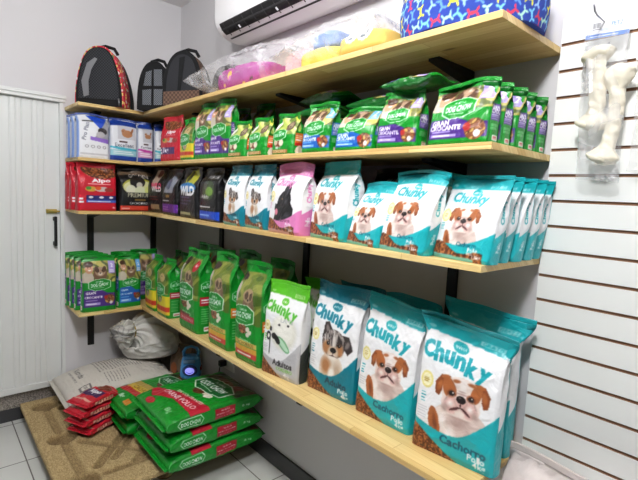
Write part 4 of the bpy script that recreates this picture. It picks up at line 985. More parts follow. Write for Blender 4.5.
# tied sack on top
def tied_sack():
    nr, nc = 150, 180
    ctrl = [(0, (-.215, -.15, .312), .02), (.05, (-.215, -.15, .315), .12), (.14, (-.22, -.15, .335), .172), (.3, (-.235, -.155, .39), .19), (.48, (-.262, -.165, .45), .17), (.62, (-.30, -.18, .495), .125), (.72, (-.345, -.19, .515), .07), (.78, (-.375, -.20, .515), .045), (.84, (-.40, -.21, .505), .062), (.92, (-.43, -.215, .50), .078), (1, (-.45, -.22, .505), .06)]
    ts = np.array([c[0] for c in ctrl]); cc = np.array([c[1] for c in ctrl]); rr = np.array([c[2] for c in ctrl])
    t = np.linspace(0, 1, nr); C_ = np.stack([np.interp(t, ts, cc[:, k]) for k in range(3)], -1); R_ = np.interp(t, ts, rr)
    for _ in range(3): C_[1:-1] = (C_[:-2] + C_[1:-1] * 2 + C_[2:]) / 4; R_[1:-1] = (R_[:-2] + 2 * R_[1:-1] + R_[2:]) / 4
    th = np.linspace(0, 2 * PI, nc, endpoint=False)[None]
    tt = t[:, None]
    tilt = sstep(tt, .35, .8)                         # the axis leans from upright toward the door
    ax = np.stack([-tilt * .95, -tilt * .25, 1 - .95 * tilt], -1)[:, 0]; ax /= np.linalg.norm(ax, axis=1)[:, None]
    e1 = np.cross(ax, np.array([0, 1.0, .2])); e1 /= np.linalg.norm(e1, axis=1)[:, None]; e2 = np.cross(ax, e1)
    pl = sstep(tt, .25, .8)
    r = R_[:, None] * (1 + .05 * np.sin(3 * th + 1) * (1 - pl) + pl * (.16 * np.abs(np.sin(7 * th + 3 * tt)) + .14 * np.sin(11 * th + 6 * tt) + .08 * np.sin(17 * th)))
    r = r * (1 + .03 * np.sin(9 * th + 14 * tt) * sstep(tt, .1, .3))
    P = C_[:, None] + e1[:, None] * (r * np.cos(th))[..., None] + e2[:, None] * (r * np.sin(th) * .82)[..., None]
    n = ridges(np.random.RandomState(4), P, 4, 5, 12)
    P = P + (P - C_[:, None]) * (.06 * n)[..., None]
    P[..., 2] = np.maximum(P[..., 2], .3065 + .02 * sstep(np.abs(P[..., 0] + .2), .1, .2) * 0)
    col = np.zeros(P.shape); col[:] = hexc(214, 212, 206)
    # green printed letters and small print on the side
    m_ = (tt > .3) & (tt < .56); u = (th - 5.0)
    grn = hexc(34, 92, 52)
    for k, (a, b_) in enumerate(((-.16, .02), (.06, .1), (.14, .2), (.24, .3))):
        col[((tt > .25) & (tt < .58) & (u + .35 > a * 1.4) & (u + .35 < b_ * 1.4) & (np.sin(tt * 120 + k) > -.4))] = grn
    for k in range(6):
        col[((np.abs(tt - (.3 + .035 * k)) < .006) & (th > 3.4) & (th < 4.5) & (np.sin(th * 90 + k * 5) > 0))] = hexc(130, 130, 128)
    body = grid_mesh(P, 'sack_body', closed_u=True, colors=col, caps=True)
    root = thing('tied_sack', 'white sack gathered and twisted shut, resting on the printed sack in the corner', 'sack', (-.22, -.15, .306))
    o = link('sack_body', body, M['weave'], root); o.matrix_parent_inverse = root.matrix_basis.inverted()
    # crumpled mouth
    n2 = 90; q = []
    for i in range(26):
        f = i / 25; row = []
        for j in range(n2):
            a = 2 * PI * j / n2; rr_ = (.045 + .055 * math.sin(f * PI * .9) + .012 * math.sin(5 * a + 2 * f) + .010 * math.sin(9 * a + 7 * f)) * (1 - .3 * f)
            row.append((-.40 - .085 * f + .012 * math.sin(7 * a + 9 * f), -.205 + rr_ * math.cos(a) * 1.15, .512 + rr_ * math.sin(a) * .62 + .012 * math.sin(4 * a) * f))
        q.append(row)
    P2 = np.array(q); c2 = np.zeros(P2.shape); c2[:] = hexc(200, 198, 194); c2[::5] = hexc(150, 148, 146)
    o = link('gathered_mouth', grid_mesh(P2, 'mouth', closed_u=True, colors=c2, caps=True), M['weave'], root); o.matrix_parent_inverse = root.matrix_basis.inverted()
    o = link('tie_cord', tube_mesh([(-.372 + .002 * math.cos(a * 2), -.2 + .052 * math.cos(a), .515 + .045 * math.sin(a)) for a in np.linspace(0, 2 * PI, 24)], .004, 6), M['brass'], root); o.matrix_parent_inverse = root.matrix_basis.inverted()
bpy.context.view_layer.update()
tied_sack()
# brown paper sack behind the speaker
def art_brown(w, h, n):
    H = h / w; c = Cv(H, n, hexc(120, 100, 84)); c.blotch(c.Y > -1, [hexc(120, 98, 80), hexc(150, 124, 104), hexc(100, 84, 72)], 6, 3); c.ell(.3, .5, .16, .2, hexc(190, 110, 70)); c.ell(.6, .7, .14, .12, hexc(176, 150, 126)); return c
bs = make_pack(.18, .27, .1, art_brown(.18, .27, 60), None, hexc(110, 92, 78), hexc(120, 100, 84), dens=260, style='box', wr=.006, lean=.01, seed=19, seal=.012, name='bag_body')
put_pack(bs, (-.135, -.34, .1205), -70, 'brown paper sack with orange patches standing behind the blue speaker', cat='sack', name='paper_sack', mat='weave')

# ---------------------------------------------------------------- blue speaker
M['blue_plastic'] = plain('blue_plastic', hexc(72, 144, 206), .35, bump=.05, bscale=90)
M['light_blue'] = plain('light_blue_plastic', hexc(120, 160, 200), .4)
M['grille'] = plain('dark_blue_grille', hexc(30, 52, 110), .5, bump=.5, bscale=400)
def emit(name, rgb, s):
    m, nt, b = new_mat(name); b.inputs['Base Color'].default_value = (*lin(rgb), 1); b.inputs['Emission Color'].default_value = (*lin(rgb), 1); b.inputs['Emission Strength'].default_value = s; return m
M['led'] = emit('violet_led', hexc(150, 150, 240), .8)
def speaker():
    root = thing('portable_speaker', 'small blue portable speaker with handle and glowing light, behind the green bags', 'speaker', (-.175, -.60, .306), math.radians(-34)); root.scale = (1.3, 1.2, 1.0)
    # rounded body: superellipse loft, front toward -y
    nz, na = 30, 48; P = np.zeros((nz, na, 3))
    for i in range(nz):
        f = i / (nz - 1); z = .128 * f; w = .046 * (1 - .25 * f ** 2) * min(1, (math.sin(PI * min(max(f, 0.0), 1)) * 6 + .72)); w = .047 * (1 - .22 * f ** 2) * (1 - .18 * max(0, (f - .85) / .15) ** 2) * (1 - .12 * max(0, (.1 - f) / .1)); dd = w * .8
        for j in range(na):
            a = 2 * PI * j / na; c_, s_ = math.cos(a), math.sin(a)
            P[i, j] = (w * math.copysign(abs(c_) ** .7, c_), dd * math.copysign(abs(s_) ** .7, s_), z)
    link('speaker_body', grid_mesh(P, 'speaker_body', closed_u=True, caps=True), M['blue_plastic'], root)
    hp = [(-.03, 0, .122), (-.033, 0, .15), (-.024, 0, .172), (0, 0, .182), (.024, 0, .172), (.033, 0, .15), (.03, 0, .122)]
    link('carry_handle', tube_mesh(hp, .0075, 10), M['blue_plastic'], root)
    bm = bmesh.new(); bmesh.ops.create_cone(bm, segments=32, radius1=.033, radius2=.030, depth=.008, cap_ends=True)
    link('speaker_grille', bm_mesh(bm, 'g'), M['grille'], root, (0, -.0385, .052), (PI / 2, 0, 0))
    ring = [(.018 * math.cos(a), -.0435, .052 + .018 * math.sin(a)) for a in np.linspace(0, 2 * PI, 33)]
    link('light_ring', tube_mesh(ring, .0025, 8), M['led'], root)
    bm = bmesh.new(); bmesh.ops.create_cone(bm, segments=20, radius1=.016, radius2=.012, depth=.006, cap_ends=True)
    link('glowing_dome', bm_mesh(bm, 'd'), M['led'], root, (0, -.0455, .056), (PI / 2, 0, 0))
    bm = bmesh.new(); add_box(bm, (-.03, -.040, .096), (.022, -.033, .114), .003)
    for k in range(3): add_box(bm, (-.026 + .015 * k, -.044, .1), (-.016 + .015 * k, -.039, .11), .002)
    link('button_panel', bm_mesh(bm, 'p'), M['light_blue'], root)
    bm = bmesh.new(); add_box(bm, (.036, -.02, .045), (.0485, .012, .066), .003)
    link('side_port', bm_mesh(bm, 'p'), plain('red_rubber', hexc(120, 50, 60), .5), root)
speaker()
# ---------------------------------------------------------------- outlet and plug
bm = bmesh.new(); add_box(bm, (-.008, -.80, .352), (-.0006, -.685, .432), .003)
o = link('wall_outlet', bm_mesh(bm, 'o'), M['white_plastic']); tag(o, 'white wall outlet plate low on the right wall under the lowest shelf', 'outlet')
o.location = (0, 0, 0)
bm = bmesh.new(); add_box(bm, (-.05, -.725, .372), (-.0086, -.692, .405), .006)
o = link('power_plug', bm_mesh(bm, 'p'), M['dark']); tag(o, 'black power plug pushed into the low wall outlet', 'plug')
link('plug_cord', tube_mesh([(-.044, -.708, .375), (-.05, -.706, .335), (-.06, -.70, .24), (-.05, -.67, .17), (-.03, -.66, .133)], .003, 8), M['dark'], o)
cbl = link('white_cable', tube_mesh([(-.14, -.64, .3085), (-.12, -.66, .3085), (-.115, -.70, .3085), (-.135, -.735, .3085)], .0028, 8), M['white_plastic']); tag(cbl, 'short white cable lying on the green bag beside the blue speaker', 'cable')

# ---------------------------------------------------------------- air conditioner
def aircon():
    root = thing('air_conditioner', 'white split air conditioner mounted high on the right wall above the top shelf', 'air conditioner', (0, -1.36, 2.172), 0)
    y0, y1 = -.54, .54
    prof = [(-.001, .0), (-.06, -.010), (-.12, -.004), (-.165, .016), (-.19, .045), (-.2, .085), (-.2, .25), (-.19, .285), (-.16, .3), (-.001, .3)]
    # smooth the profile
    pts = []
    for i in range(len(prof) - 1):
        for k in range(6):
            f = k / 6; pts.append(((prof[i][0] * (1 - f) + prof[i + 1][0] * f), (prof[i][1] * (1 - f) + prof[i + 1][1] * f)))
    pts.append(prof[-1]); A = np.array(pts)
    for _ in range(3): A[1:-1] = (A[:-2] + 2 * A[1:-1] + A[2:]) / 4
    # ends pull in a little for rounded edges
    ys = [y0, y0 + .006, y0 + .02, y1 - .02, y1 - .006, y1]; sc = [.93, .98, 1, 1, .98, .93]
    P = np.array([[(-.001 + (p[0] + .001) * s, y, .15 + (p[1] - .15) * s) for p in A] for y, s in zip(ys, sc)])
    link('casing', grid_mesh(P, 'casing', closed_u=True, caps=True), M['white_plastic'], root)
    # outlet slot along the lower front edge
    def along(x0, z0, x1, z1, th, ya, yb, nm, mat):
        bm = bmesh.new(); d = Vector((x1 - x0, 0, z1 - z0)); nrm = Vector((d.z, 0, -d.x)).normalized() * th
        q = [Vector((x0, 0, z0)), Vector((x1, 0, z1)), Vector((x1, 0, z1)) + nrm, Vector((x0, 0, z0)) + nrm]
        a = [bm.verts.new((p.x, ya, p.z)) for p in q]; b_ = [bm.verts.new((p.x, yb, p.z)) for p in q]
        for i in range(4): bm.faces.new((a[i], a[(i + 1) % 4], b_[(i + 1) % 4], b_[i]))
        bm.faces.new(a[::-1]); bm.faces.new(b_)
        return link(nm, bm_mesh(bm, nm), mat, root)
    def skin(i0, i1, off, ya, yb, nm, mat):
        """thin strip lying on the casing profile between two profile points"""
        q = A[i0:i1 + 1]; t = np.gradient(q, axis=0); nn = np.stack([t[:, 1], -t[:, 0]], -1); nn /= np.linalg.norm(nn, axis=1)[:, None]
        if nn[:, 1].mean() > 0: nn = -nn
        o_ = q + nn * off; inn = q - nn * .004; loop = np.concatenate([o_, inn[::-1]])
        P_ = np.array([[(p[0], y, p[1]) for p in loop] for y in (ya, yb)])
        return link(nm, grid_mesh(P_, nm, closed_u=True, caps=True, smooth=False), mat, root)
    skin(16, 25, .0012, y0 + .05, y1 - .05, 'air_outlet', M['dark'])
    for k in range(12):
        y = y0 + .09 + k * .082
        skin(17, 24, .003, y, y + .0025, 'outlet_vane', plain('grey_vane', hexc(60, 60, 62), .5) if k == 0 else bpy.data.materials['grey_vane'])
    skin(20, 21, .004, y0 + .05, y1 - .05, 'outlet_bar', bpy.data.materials['grey_vane'])
    skin(12, 13, .0012, y0 + .05, y1 - .05, 'flap_gap', M['dark'])
    for yy in (y1 - .2, y1 - .5): skin(17, 19, .006, yy, yy + .006, 'louvre_pin', M['white_plastic'])
    for k in range(12):
        y = y0 + .09 + k * .082
        along(-.181, .032, -.142, .002, -.0075, y, y + .003, 'outlet_vane', M['dark'])
    along(-.085, -.010, -.07, -.011, -.004, y0 + .2, y0 + .24, 'receiver_window', M['dark'])
aircon()

# ---------------------------------------------------------------- pet carriers on the top shelf
def mesh_mat(name, a, b_, sc):
    m, nt, b = new_mat(name); tc = N(nt, 'ShaderNodeTexCoord'); ck = N(nt, 'ShaderNodeTexChecker'); ck.inputs['Scale'].default_value = sc
    ck.inputs['Color1'].default_value = (*lin(a), 1); ck.inputs['Color2'].default_value = (*lin(b_), 1)
    nt.links.new(tc.outputs['Object'], ck.inputs['Vector']); nt.links.new(ck.outputs['Color'], b.inputs['Base Color']); b.inputs['Roughness'].default_value = .8; return m
M['blackcloth'] = plain('black_nylon', hexc(13, 13, 16), .9, bump=.2, bscale=300)
M['netting'] = mesh_mat('black_netting', hexc(12, 12, 15), hexc(52, 54, 60), 130)
M['grey_net'] = mesh_mat('grey_netting', hexc(120, 124, 130), hexc(66, 68, 72), 160)
M['checkcloth'] = mesh_mat('brown_check_cloth', hexc(78, 56, 46), hexc(112, 86, 70), 85)
m, nt, b = new_mat('red_floral_cloth'); tc = N(nt, 'ShaderNodeTexCoord'); vo = N(nt, 'ShaderNodeTexVoronoi'); vo.inputs['Scale'].default_value = 75; nt.links.new(tc.outputs['Object'], vo.inputs['Vector'])
sp = N(nt, 'ShaderNodeSeparateColor'); nt.links.new(vo.outputs['Color'], sp.inputs[0]); rp = N(nt, 'ShaderNodeValToRGB'); rp.color_ramp.interpolation = 'CONSTANT'
cols = [(0, hexc(206, 40, 60)), (.45, hexc(226, 70, 90)), (.62, hexc(240, 206, 120)), (.74, hexc(200, 34, 52)), (.86, hexc(244, 220, 220)), (.94, hexc(80, 130, 80))]
while len(rp.color_ramp.elements) < len(cols): rp.color_ramp.elements.new(.5)
for el, (p_, c_) in zip(rp.color_ramp.elements, cols): el.position = p_; el.color = (*lin(c_), 1)
nt.links.new(sp.outputs[0], rp.inputs[0]); nt.links.new(rp.outputs[0], b.inputs['Base Color']); b.inputs['Roughness'].default_value = .75; M['floral'] = m
def arch(w, h, k=2.4, n=40, base=.12):
    """open arch outline from left foot to right foot (x, z)"""
    pts = []
    for i in range(n + 1):
        a = PI - PI * i / n; c_, s_ = math.cos(a), math.sin(a)
        pts.append((w / 2 * math.copysign(abs(c_) ** .9, c_), h * abs(s_) ** .72))
    return pts
def carrier(loc, yaw, w, h, d, side, label, style):
    root = thing('pet_carrier', label, 'pet carrier', loc, math.radians(yaw), 'pet carriers on the top shelf')
    n = 44; A = arch(w, h, 2.3, n)
    if style == 'round':
        kp = np.array([(-.5, 0), (-.5, .2), (-.47, .42), (-.405, .68), (-.3, .9), (-.16, 1), (0, 1.02), (.15, 1), (.28, .9), (.39, .68), (.465, .42), (.5, .2), (.5, 0)])
        tk = np.linspace(0, 1, len(kp)); tq = np.linspace(0, 1, n + 1); q = np.stack([np.interp(tq, tk, kp[:, 0]), np.interp(tq, tk, kp[:, 1])], -1)
        for _ in range(4): q[1:-1] = (q[:-2] + 2 * q[1:-1] + q[2:]) / 4
        A = [(x * w, z * h) for x, z in q]
    secs = [(0, .985), (.006, 1), (d * .2, 1.0), (d * .5, .98), (d * .8, .93), (d * .97, .86), (d, .82)]
    P = np.array([[(x * s, y, z * s) for x, z in A] for y, s in secs])
    link('shell', grid_mesh(P[:4], 'shell', closed_u=True, caps=True), M[side], root); link('rear_shell', grid_mesh(P[3:] * np.array([.99, 1, .99]) + np.array([0, .0005, 0]), 'rear_shell', closed_u=True, caps=True), M['blackcloth'], root)
    P0 = np.array(A)
    def inset(s, dz=0): 
        return [(x * s, dz + z * s) for x, z in A]
    def plate(poly, y, th, nm, mat):
        bm = bmesh.new(); a = [bm.verts.new((x, y, z)) for x, z in poly]; b_ = [bm.verts.new((x, y - th, z)) for x, z in poly]; nn = len(a)
        for i in range(nn): bm.faces.new((a[i], a[(i + 1) % nn], b_[(i + 1) % nn], b_[i]))
        bm.faces.new(a[::-1]); bm.faces.new(b_); return link(nm, bm_mesh(bm, nm), mat, root)
    plate(inset(.985), -.0005, .006, 'front_panel', M['blackcloth'])
    bz = h * .12
    if style == 'round':
        plate(inset(.85, bz), -.0068, .003, 'mesh_window', M['netting'])
        st = [(-.31 * w, bz + .03 * h), (-.36 * w, bz + .3 * h), (-.24 * w, bz + .6 * h), (-.08 * w, bz + .7 * h), (-.02 * w, bz + .68 * h), (-.15 * w, bz + .5 * h), (-.21 * w, bz + .3 * h), (-.2 * w, bz + .06 * h)]
        plate(st, -.0101, .0015, 'reflective_strip', plain('grey_reflective_strip', hexc(128, 128, 132), .4, bump=.2, bscale=200))
    if style == 'window4':
        for (xa, xb, za, zb) in ((-.33, -.06, .10, .43), (.02, .30, .10, .43), (-.30, -.06, .5, .82), (.02, .27, .5, .84)):
            q = [(xa * w, za * h), (xb * w, za * h), (xb * w * (.95 if zb > .6 else 1), zb * h), ((xa * .75 if zb > .6 else xa) * w, zb * h * (.95 if xa < 0 else 1))]
            plate(q, -.0068, .003, 'mesh_window', M['grey_net'])
    if style == 'band':
        plate(inset(.8, h * .14), -.0068, .003, 'mesh_window', plain('dark_grey_netting', hexc(36, 37, 42), .8, bump=.4, bscale=500))
        plate([(-.1 * w, .28 * h), (-.02 * w, .28 * h), (.08 * w, .9 * h), (-.06 * w, .88 * h)], -.0101, .002, 'strap', M['blackcloth'])
        plate([(-.46 * w, .0), (.46 * w, .0), (.45 * w, .28 * h), (-.46 * w, .26 * h)], -.0101, .003, 'pocket', M['checkcloth'])
    # piping round the front opening
    link('piping', tube_mesh([(x * .995, -.002, z * .995 + .002) for x, z in A], .0045, 8), M['floral'] if style == 'round' else M['blackcloth'], root)
    hp = [(-.07, d * .35, h * .97), (-.05, d * .35, h * 1.05), (0, d * .35, h * 1.09), (.05, d * .35, h * 1.05), (.07, d * .35, h * .95)]
    link('carry_handle', tube_mesh([(x * w / .26, y, z) for x, y, z in hp], .009, 8), M['blackcloth'], root)
    link('zip_pull', tube_mesh([(w * .43, -.012, h * .14), (w * .44, -.013, h * .07), (w * .44, -.012, h * .02)], .004, 6), M['steel'], root)
    return root
LAMP, LAMP2, AMB, EXPO = 72, 33, .045, .04
carrier((-.57, -.23, Z1 + .001), -42, .262, .315, .2, 'floral', 'black netting pet carrier with red floral sides and grey strip, leftmost on the top shelf', 'round')
carrier((-.33, -.395, Z1 + .001), -50, .195, .262, .12, 'blackcloth', 'black pet carrier with four grey mesh windows, next to the red floral one', 'window4')
carrier((-.285, -.665, Z1 + .001), -58, .235, .275, .14, 'checkcloth', 'black pet carrier with brown check pocket on the top shelf', 'band')
carrier((-.14, -.83, Z1 + .001), -74, .16, .2, .12, 'blackcloth', 'plain black pet carrier partly behind the clear plastic wrap', 'plain')

# clear plastic film
m, nt, b = new_mat('clear_plastic_film')
b.inputs['Base Color'].default_value = (.93, .93, .95, 1); b.inputs['Roughness'].default_value = .12;  b.inputs['Specular IOR Level'].default_value = .9
tc = N(nt, 'ShaderNodeTexCoord'); no = N(nt, 'ShaderNodeTexNoise'); no.inputs['Scale'].default_value = 7; no.inputs['Detail'].default_value = 3; no.inputs['Distortion'].default_value = 1.5
bp = N(nt, 'ShaderNodeBump'); bp.inputs['Strength'].default_value = 1; bp.inputs['Distance'].default_value = .02
nt.links.new(tc.outputs['Object'], no.inputs['Vector']); nt.links.new(no.outputs['Fac'], bp.inputs['Height']); nt.links.new(bp.outputs['Normal'], b.inputs['Normal']); M['clear'] = m
n2 = N(nt, 'ShaderNodeTexNoise'); n2.inputs['Scale'].default_value = 5; n2.inputs['Detail'].default_value = 3; n2.inputs['Distortion'].default_value = 2; nt.links.new(tc.outputs['Object'], n2.inputs['Vector'])
mr = N(nt, 'ShaderNodeMapRange'); mr.inputs[1].default_value = .42; mr.inputs[2].default_value = .68; mr.inputs[3].default_value = .14; mr.inputs[4].default_value = .42; nt.links.new(n2.outputs['Fac'], mr.inputs[0]); nt.links.new(mr.outputs[0], b.inputs['Alpha'])
def soft_block(nm, w, l, h, canvas, bulge=.25, seed=1):
    """padded block lying flat: w along x, l along y, h up; printed all over from one canvas"""
    nu, nv = 90, 110; P = np.zeros((nv, nu, 3)); col = np.zeros((nv, nu, 3))
    u = np.linspace(0, 1, nu, endpoint=False); v = np.linspace(0, 1, nv)
    a = np.linspace(0, 2 * PI, 2001); c_, s_ = np.cos(a), np.sin(a)
    qx = w / 2 * np.sign(c_) * np.abs(c_) ** .38; qz = h / 2 * np.sign(s_) * np.abs(s_) ** .42
    L = np.concatenate([[0], np.cumsum(np.hypot(np.diff(qx), np.diff(qz)))]); L /= L[-1]
    rx = np.interp(u, L, qx); rz = np.interp(u, L, qz)
    for j, vv in enumerate(v):
        e_ = min(1, (math.sin(PI * vv)) ** .16 + .02)
        P[j, :, 0] = rx * e_; P[j, :, 1] = (vv - .5) * l; P[j, :, 2] = h / 2 + rz * e_
    n = ridges(np.random.RandomState(seed), P, 4, 3, 9); P[..., 2] += .004 * n * (P[..., 2] > h * .3); P[..., 2] = np.maximum(P[..., 2], .0005)
    U, V = np.meshgrid(u, v); col = canvas.sample(U, V)
    return grid_mesh(P, nm, closed_u=True, colors=col, caps=True)
def art_print(bg, dots, n, H, seed, size=.03):
    c = Cv(H, n, bg); rs = np.random.RandomState(seed)
    for i in range(int(60 * H)):
        x, y = rs.rand(), rs.rand(); col = dots[rs.randint(len(dots))]; s = size * (.6 + rs.rand() * .8)
        c.ell(x, y, s, s * .7, col, rs.rand() * 180); c.ell(x + s * .7, y, s * .5, s * .5, dots[rs.randint(len(dots))])
    return c
pk = art_print(hexc(168, 50, 142), [hexc(236, 200, 90), hexc(240, 236, 240), hexc(60, 30, 50), hexc(214, 110, 190), hexc(196, 60, 166), hexc(160, 40, 140)], 300, .66, 3, .026)
o = link('pet_cushion', soft_block('cushion', .2, .40, .105, pk), M['cloth'], loc=(-.215, -1.235, Z1 + .003), rot=(0, 0, 0)); tag(o, 'magenta printed pet cushion inside clear plastic on the top shelf', 'cushion')
lp2 = art_print(hexc(226, 190, 206), [hexc(240, 220, 230), hexc(214, 170, 196)], 120, .4, 5)
o = link('pet_cushion', soft_block('cushion', .16, .2, .12, lp2, seed=3), M['cloth'], loc=(-.16, -1.56, Z1 + .003)); tag(o, 'pale pink cushion inside clear plastic, right of the magenta one', 'cushion')
yc = Cv(.4, 160, hexc(218, 186, 108)); yc.blotch(yc.X > -1, [hexc(236, 200, 84), hexc(226, 188, 76), hexc(240, 208, 100)], 9, 2)
o = link('pet_cushion', soft_block('cushion', .18, .2, .07, yc, seed=5), M['cloth'], loc=(-.22, -1.745, Z1 + .003)); tag(o, 'yellow cushion inside clear plastic, between pale pink cushion and sunglasses cushion', 'cushion')
yb = Cv(.36, 300, hexc(220, 184, 96))
for cy_ in (.36, .62):
    yb.ell(.45, cy_, .05, .052, hexc(244, 244, 244)); yb.ell(.45, cy_, .032, .034, hexc(84, 92, 98)); yb.ell(.45, cy_, .018, .02, hexc(40, 46, 50))
yb.rect(.44, .3, .465, .7, hexc(244, 244, 244))
o = link('pet_cushion', soft_block('cushion', .19, .2, .07, yb, seed=7), M['cloth'], loc=(-.235, -1.965, Z1 + .003)); tag(o, 'yellow cushion with printed white sunglasses under clear plastic, left of the blue bed', 'cushion')
def blue_roll():
    o = link('folded_cloth', soft_block('cloth', .13, .14, .06, Cv(1.2, 30, hexc(110, 140, 200)), seed=9), M['cloth'], loc=(-.2, -1.735, Z1 + .078)); tag(o, 'folded pale blue cloth on the yellow cushion under clear plastic', 'cloth')
blue_roll()
def wrap(c, w, l, h, yaw, seed, label, tip=0):
    blank = Cv(1, 8, (1, 1, 1))
    pk = make_pack(w, l, h, blank, None, (1, 1, 1), (1, 1, 1), dens=190, style='pillow', wr=.010, lean=0, seed=seed, seal=0, name='film')
    R = Matrix.Rotation(math.radians(yaw), 4, 'Z') @ Matrix.Rotation(math.radians(-90), 4, 'X')
    me = pk['body']; loc = Vector(c) - R @ Vector((0, h, l / 2))
    for v_ in me.vertices:       # rest on the board
        wz = (R @ v_.co + loc).z
        if wz < Z1 + .0012: v_.co += R.to_3x3().inverted() @ Vector((0, 0, Z1 + .0012 - wz))
    o = link('plastic_wrap', me, M['clear'], loc=loc, rot=R.to_euler()); tag(o, label, 'plastic wrap', 'plastic wraps on the top shelf')
    return o
wrap((-.225, -1.24, Z1 + .0015), .26, .80, .17, 180, 3, 'large crumpled clear plastic wrap around the magenta cushion on the top shelf')
wrap((-.22, -1.845, Z1 + .0015), .25, .43, .15, 180, 8, 'clear plastic wrap over the yellow cushions, left of the blue bed')

# blue pet bed
def pet_bed():
    R_, h = .2, .165; L = 2 * PI * R_; H = .30 / L
    c = Cv(H, 620, hexc(34, 62, 156)); rs = np.random.RandomState(11); cols = [hexc(120, 196, 236), hexc(236, 226, 60), hexc(214, 56, 84), hexc(150, 190, 240), hexc(170, 220, 200), hexc(96, 150, 226)]
    nx = 38; ny = 9; k = 0
    for i in range(nx):
        for j in range(ny):
            x = (i + .5 * (j % 2)) / nx; y = (j + .5) / ny; a = rs.rand() * 180; s = .0088; col = cols[(i * 2 + j * 3) % 6]
            ca, sa = math.cos(math.radians(a)), math.sin(math.radians(a))
            c.ell(x, y, s, s * .33, col, a)
            for q in (-1, 1):
                for r_ in (62, -62):
                    dx = q * s * .95 * ca; dy = q * s * .95 * sa; b_ = math.radians(a + r_)
                    c.ell(x + dx * .75 + q * .6 * s * math.cos(b_), y * c.H + dy * .75 + q * .6 * s * math.sin(b_), s * .62, s * .25, col, a + r_, 0, True)
    nu, nv = 560, 150; prof = []
    for t in np.linspace(0, 1, nv):
        # outside wall, rolled rim, inside wall down to the cushion
        if t < .45: f = t / .45; prof.append((R_ - .012 * (1 - math.sin(PI * (.15 + .7 * f))) , .0015 + (h - .03) * f))
        elif t < .75: f = (t - .45) / .3; a = PI * f; prof.append((R_ - .0325 + .030 * math.cos(a), h - .0285 + .030 * math.sin(a)))
        else: f = (t - .75) / .25; prof.append((R_ - .063 - .1 * f ** 2, h - .03 - .06 * math.sin(f * PI / 2)))
    th = np.linspace(0, 2 * PI, nu, endpoint=False); P = np.zeros((nv, nu, 3))
    for j, (r_, z) in enumerate(prof):
        rr = r_ * (1 + .012 * np.sin(5 * th + 2 * z * 20)); P[j, :, 0] = rr * np.cos(th) * .82; P[j, :, 1] = rr * np.sin(th); P[j, :, 2] = z
    U, V = np.meshgrid(th / 2 / PI, np.linspace(0, 1, nv))
    root = link('pet_bed', grid_mesh(P, 'bed_wall', closed_u=True, colors=c.sample(U, V), caps=True), M['cloth'], loc=(-.19, -2.26, Z1 + .0005))
    tag(root, 'round blue pet bed with colourful pattern at the open end of the top shelf', 'pet bed')
pet_bed()

# ---------------------------------------------------------------- hanging chew bones
def hook(y, z, label):
    pts = [(-.0185, y, z + .012), (-.022, y, z + .004), (-.03, y, z), (-.12, y, z), (-.135, y, z + .004), (-.145, y, z + .016)]
    o = link('display_hook', tube_mesh(pts, .0022, 8), M['steel']); tag(o, label, 'hook', 'hooks on the slotted panel')
    bm = bmesh.new(); add_box(bm, (-.0215, y - .018, z - .012), (-.0185, y + .018, z + .02), .001); link('hook_plate', bm_mesh(bm, 'pl'), M['white_plastic'], o)
    return o
hook(-2.553, 1.857, 'steel display hook holding the chew bone package'); hook(-2.66, 1.812, 'steel display hook near the right picture edge')
def bone(pts, r, kn, label, seed):
    """rawhide bone: shaft rolled from a sheet, a folded knot at each end"""
    rs = np.random.RandomState(seed)
    p = np.array(pts, float); n = 90; t = np.linspace(0, 1, n); C_ = np.stack([np.interp(t, np.linspace(0, 1, len(p)), p[:, k]) for k in range(3)], -1)
    for _ in range(12): C_[1:-1] = (C_[:-2] + C_[1:-1] * 2 + C_[2:]) / 4
    R_ = r + (kn - r) * (np.exp(-((t - .09) / .075) ** 2) + np.exp(-((t - .91) / .075) ** 2)) ; R_ *= np.clip(np.minimum(t, 1 - t) / .03, .25, 1) ** .5
    m_ = 64; th = np.linspace(0, 2 * PI, m_, endpoint=False)[None]
    T_ = np.gradient(C_, axis=0); T_ /= np.linalg.norm(T_, axis=1)[:, None]; e1 = np.cross(T_, [1, 0, 0.1]); e1 /= np.linalg.norm(e1, axis=1)[:, None]; e2 = np.cross(T_, e1)
    rr = R_[:, None] * (1 + .14 * np.sin(2 * th + 9 * t[:, None]) * (R_[:, None] > r * 1.2) + .05 * np.sin(5 * th + 22 * t[:, None]) + .1 * (np.sin(th + 26 * t[:, None]) > .75))
    P = C_[:, None] + e1[:, None] * (rr * np.cos(th))[..., None] + e2[:, None] * (rr * np.sin(th) * .8)[..., None]
    P = P + (.0016 * ridges(rs, P, 3, 10, 26))[..., None] * 1.0
    o = link('chew_bone', grid_mesh(P, 'bone', closed_u=True, caps=True), plain('rawhide_%d' % seed, hexc(228, 220, 200), .55, bump=.25, bscale=50, var=.05, vscale=30)); tag(o, label, 'chew bone', 'chew bones in the hanging package'); return o
bone([(-.064, -2.541, 1.80), (-.064, -2.550, 1.73), (-.064, -2.556, 1.665), (-.064, -2.550, 1.595)], .018, .034, 'upper rawhide bone with knotted ends in the hanging clear package', 2)
bone([(-.066, -2.594, 1.75), (-.066, -2.600, 1.65), (-.066, -2.594, 1.58), (-.066, -2.578, 1.51)], .016, .031, 'lower rawhide bone with knotted ends in the hanging clear package', 5)
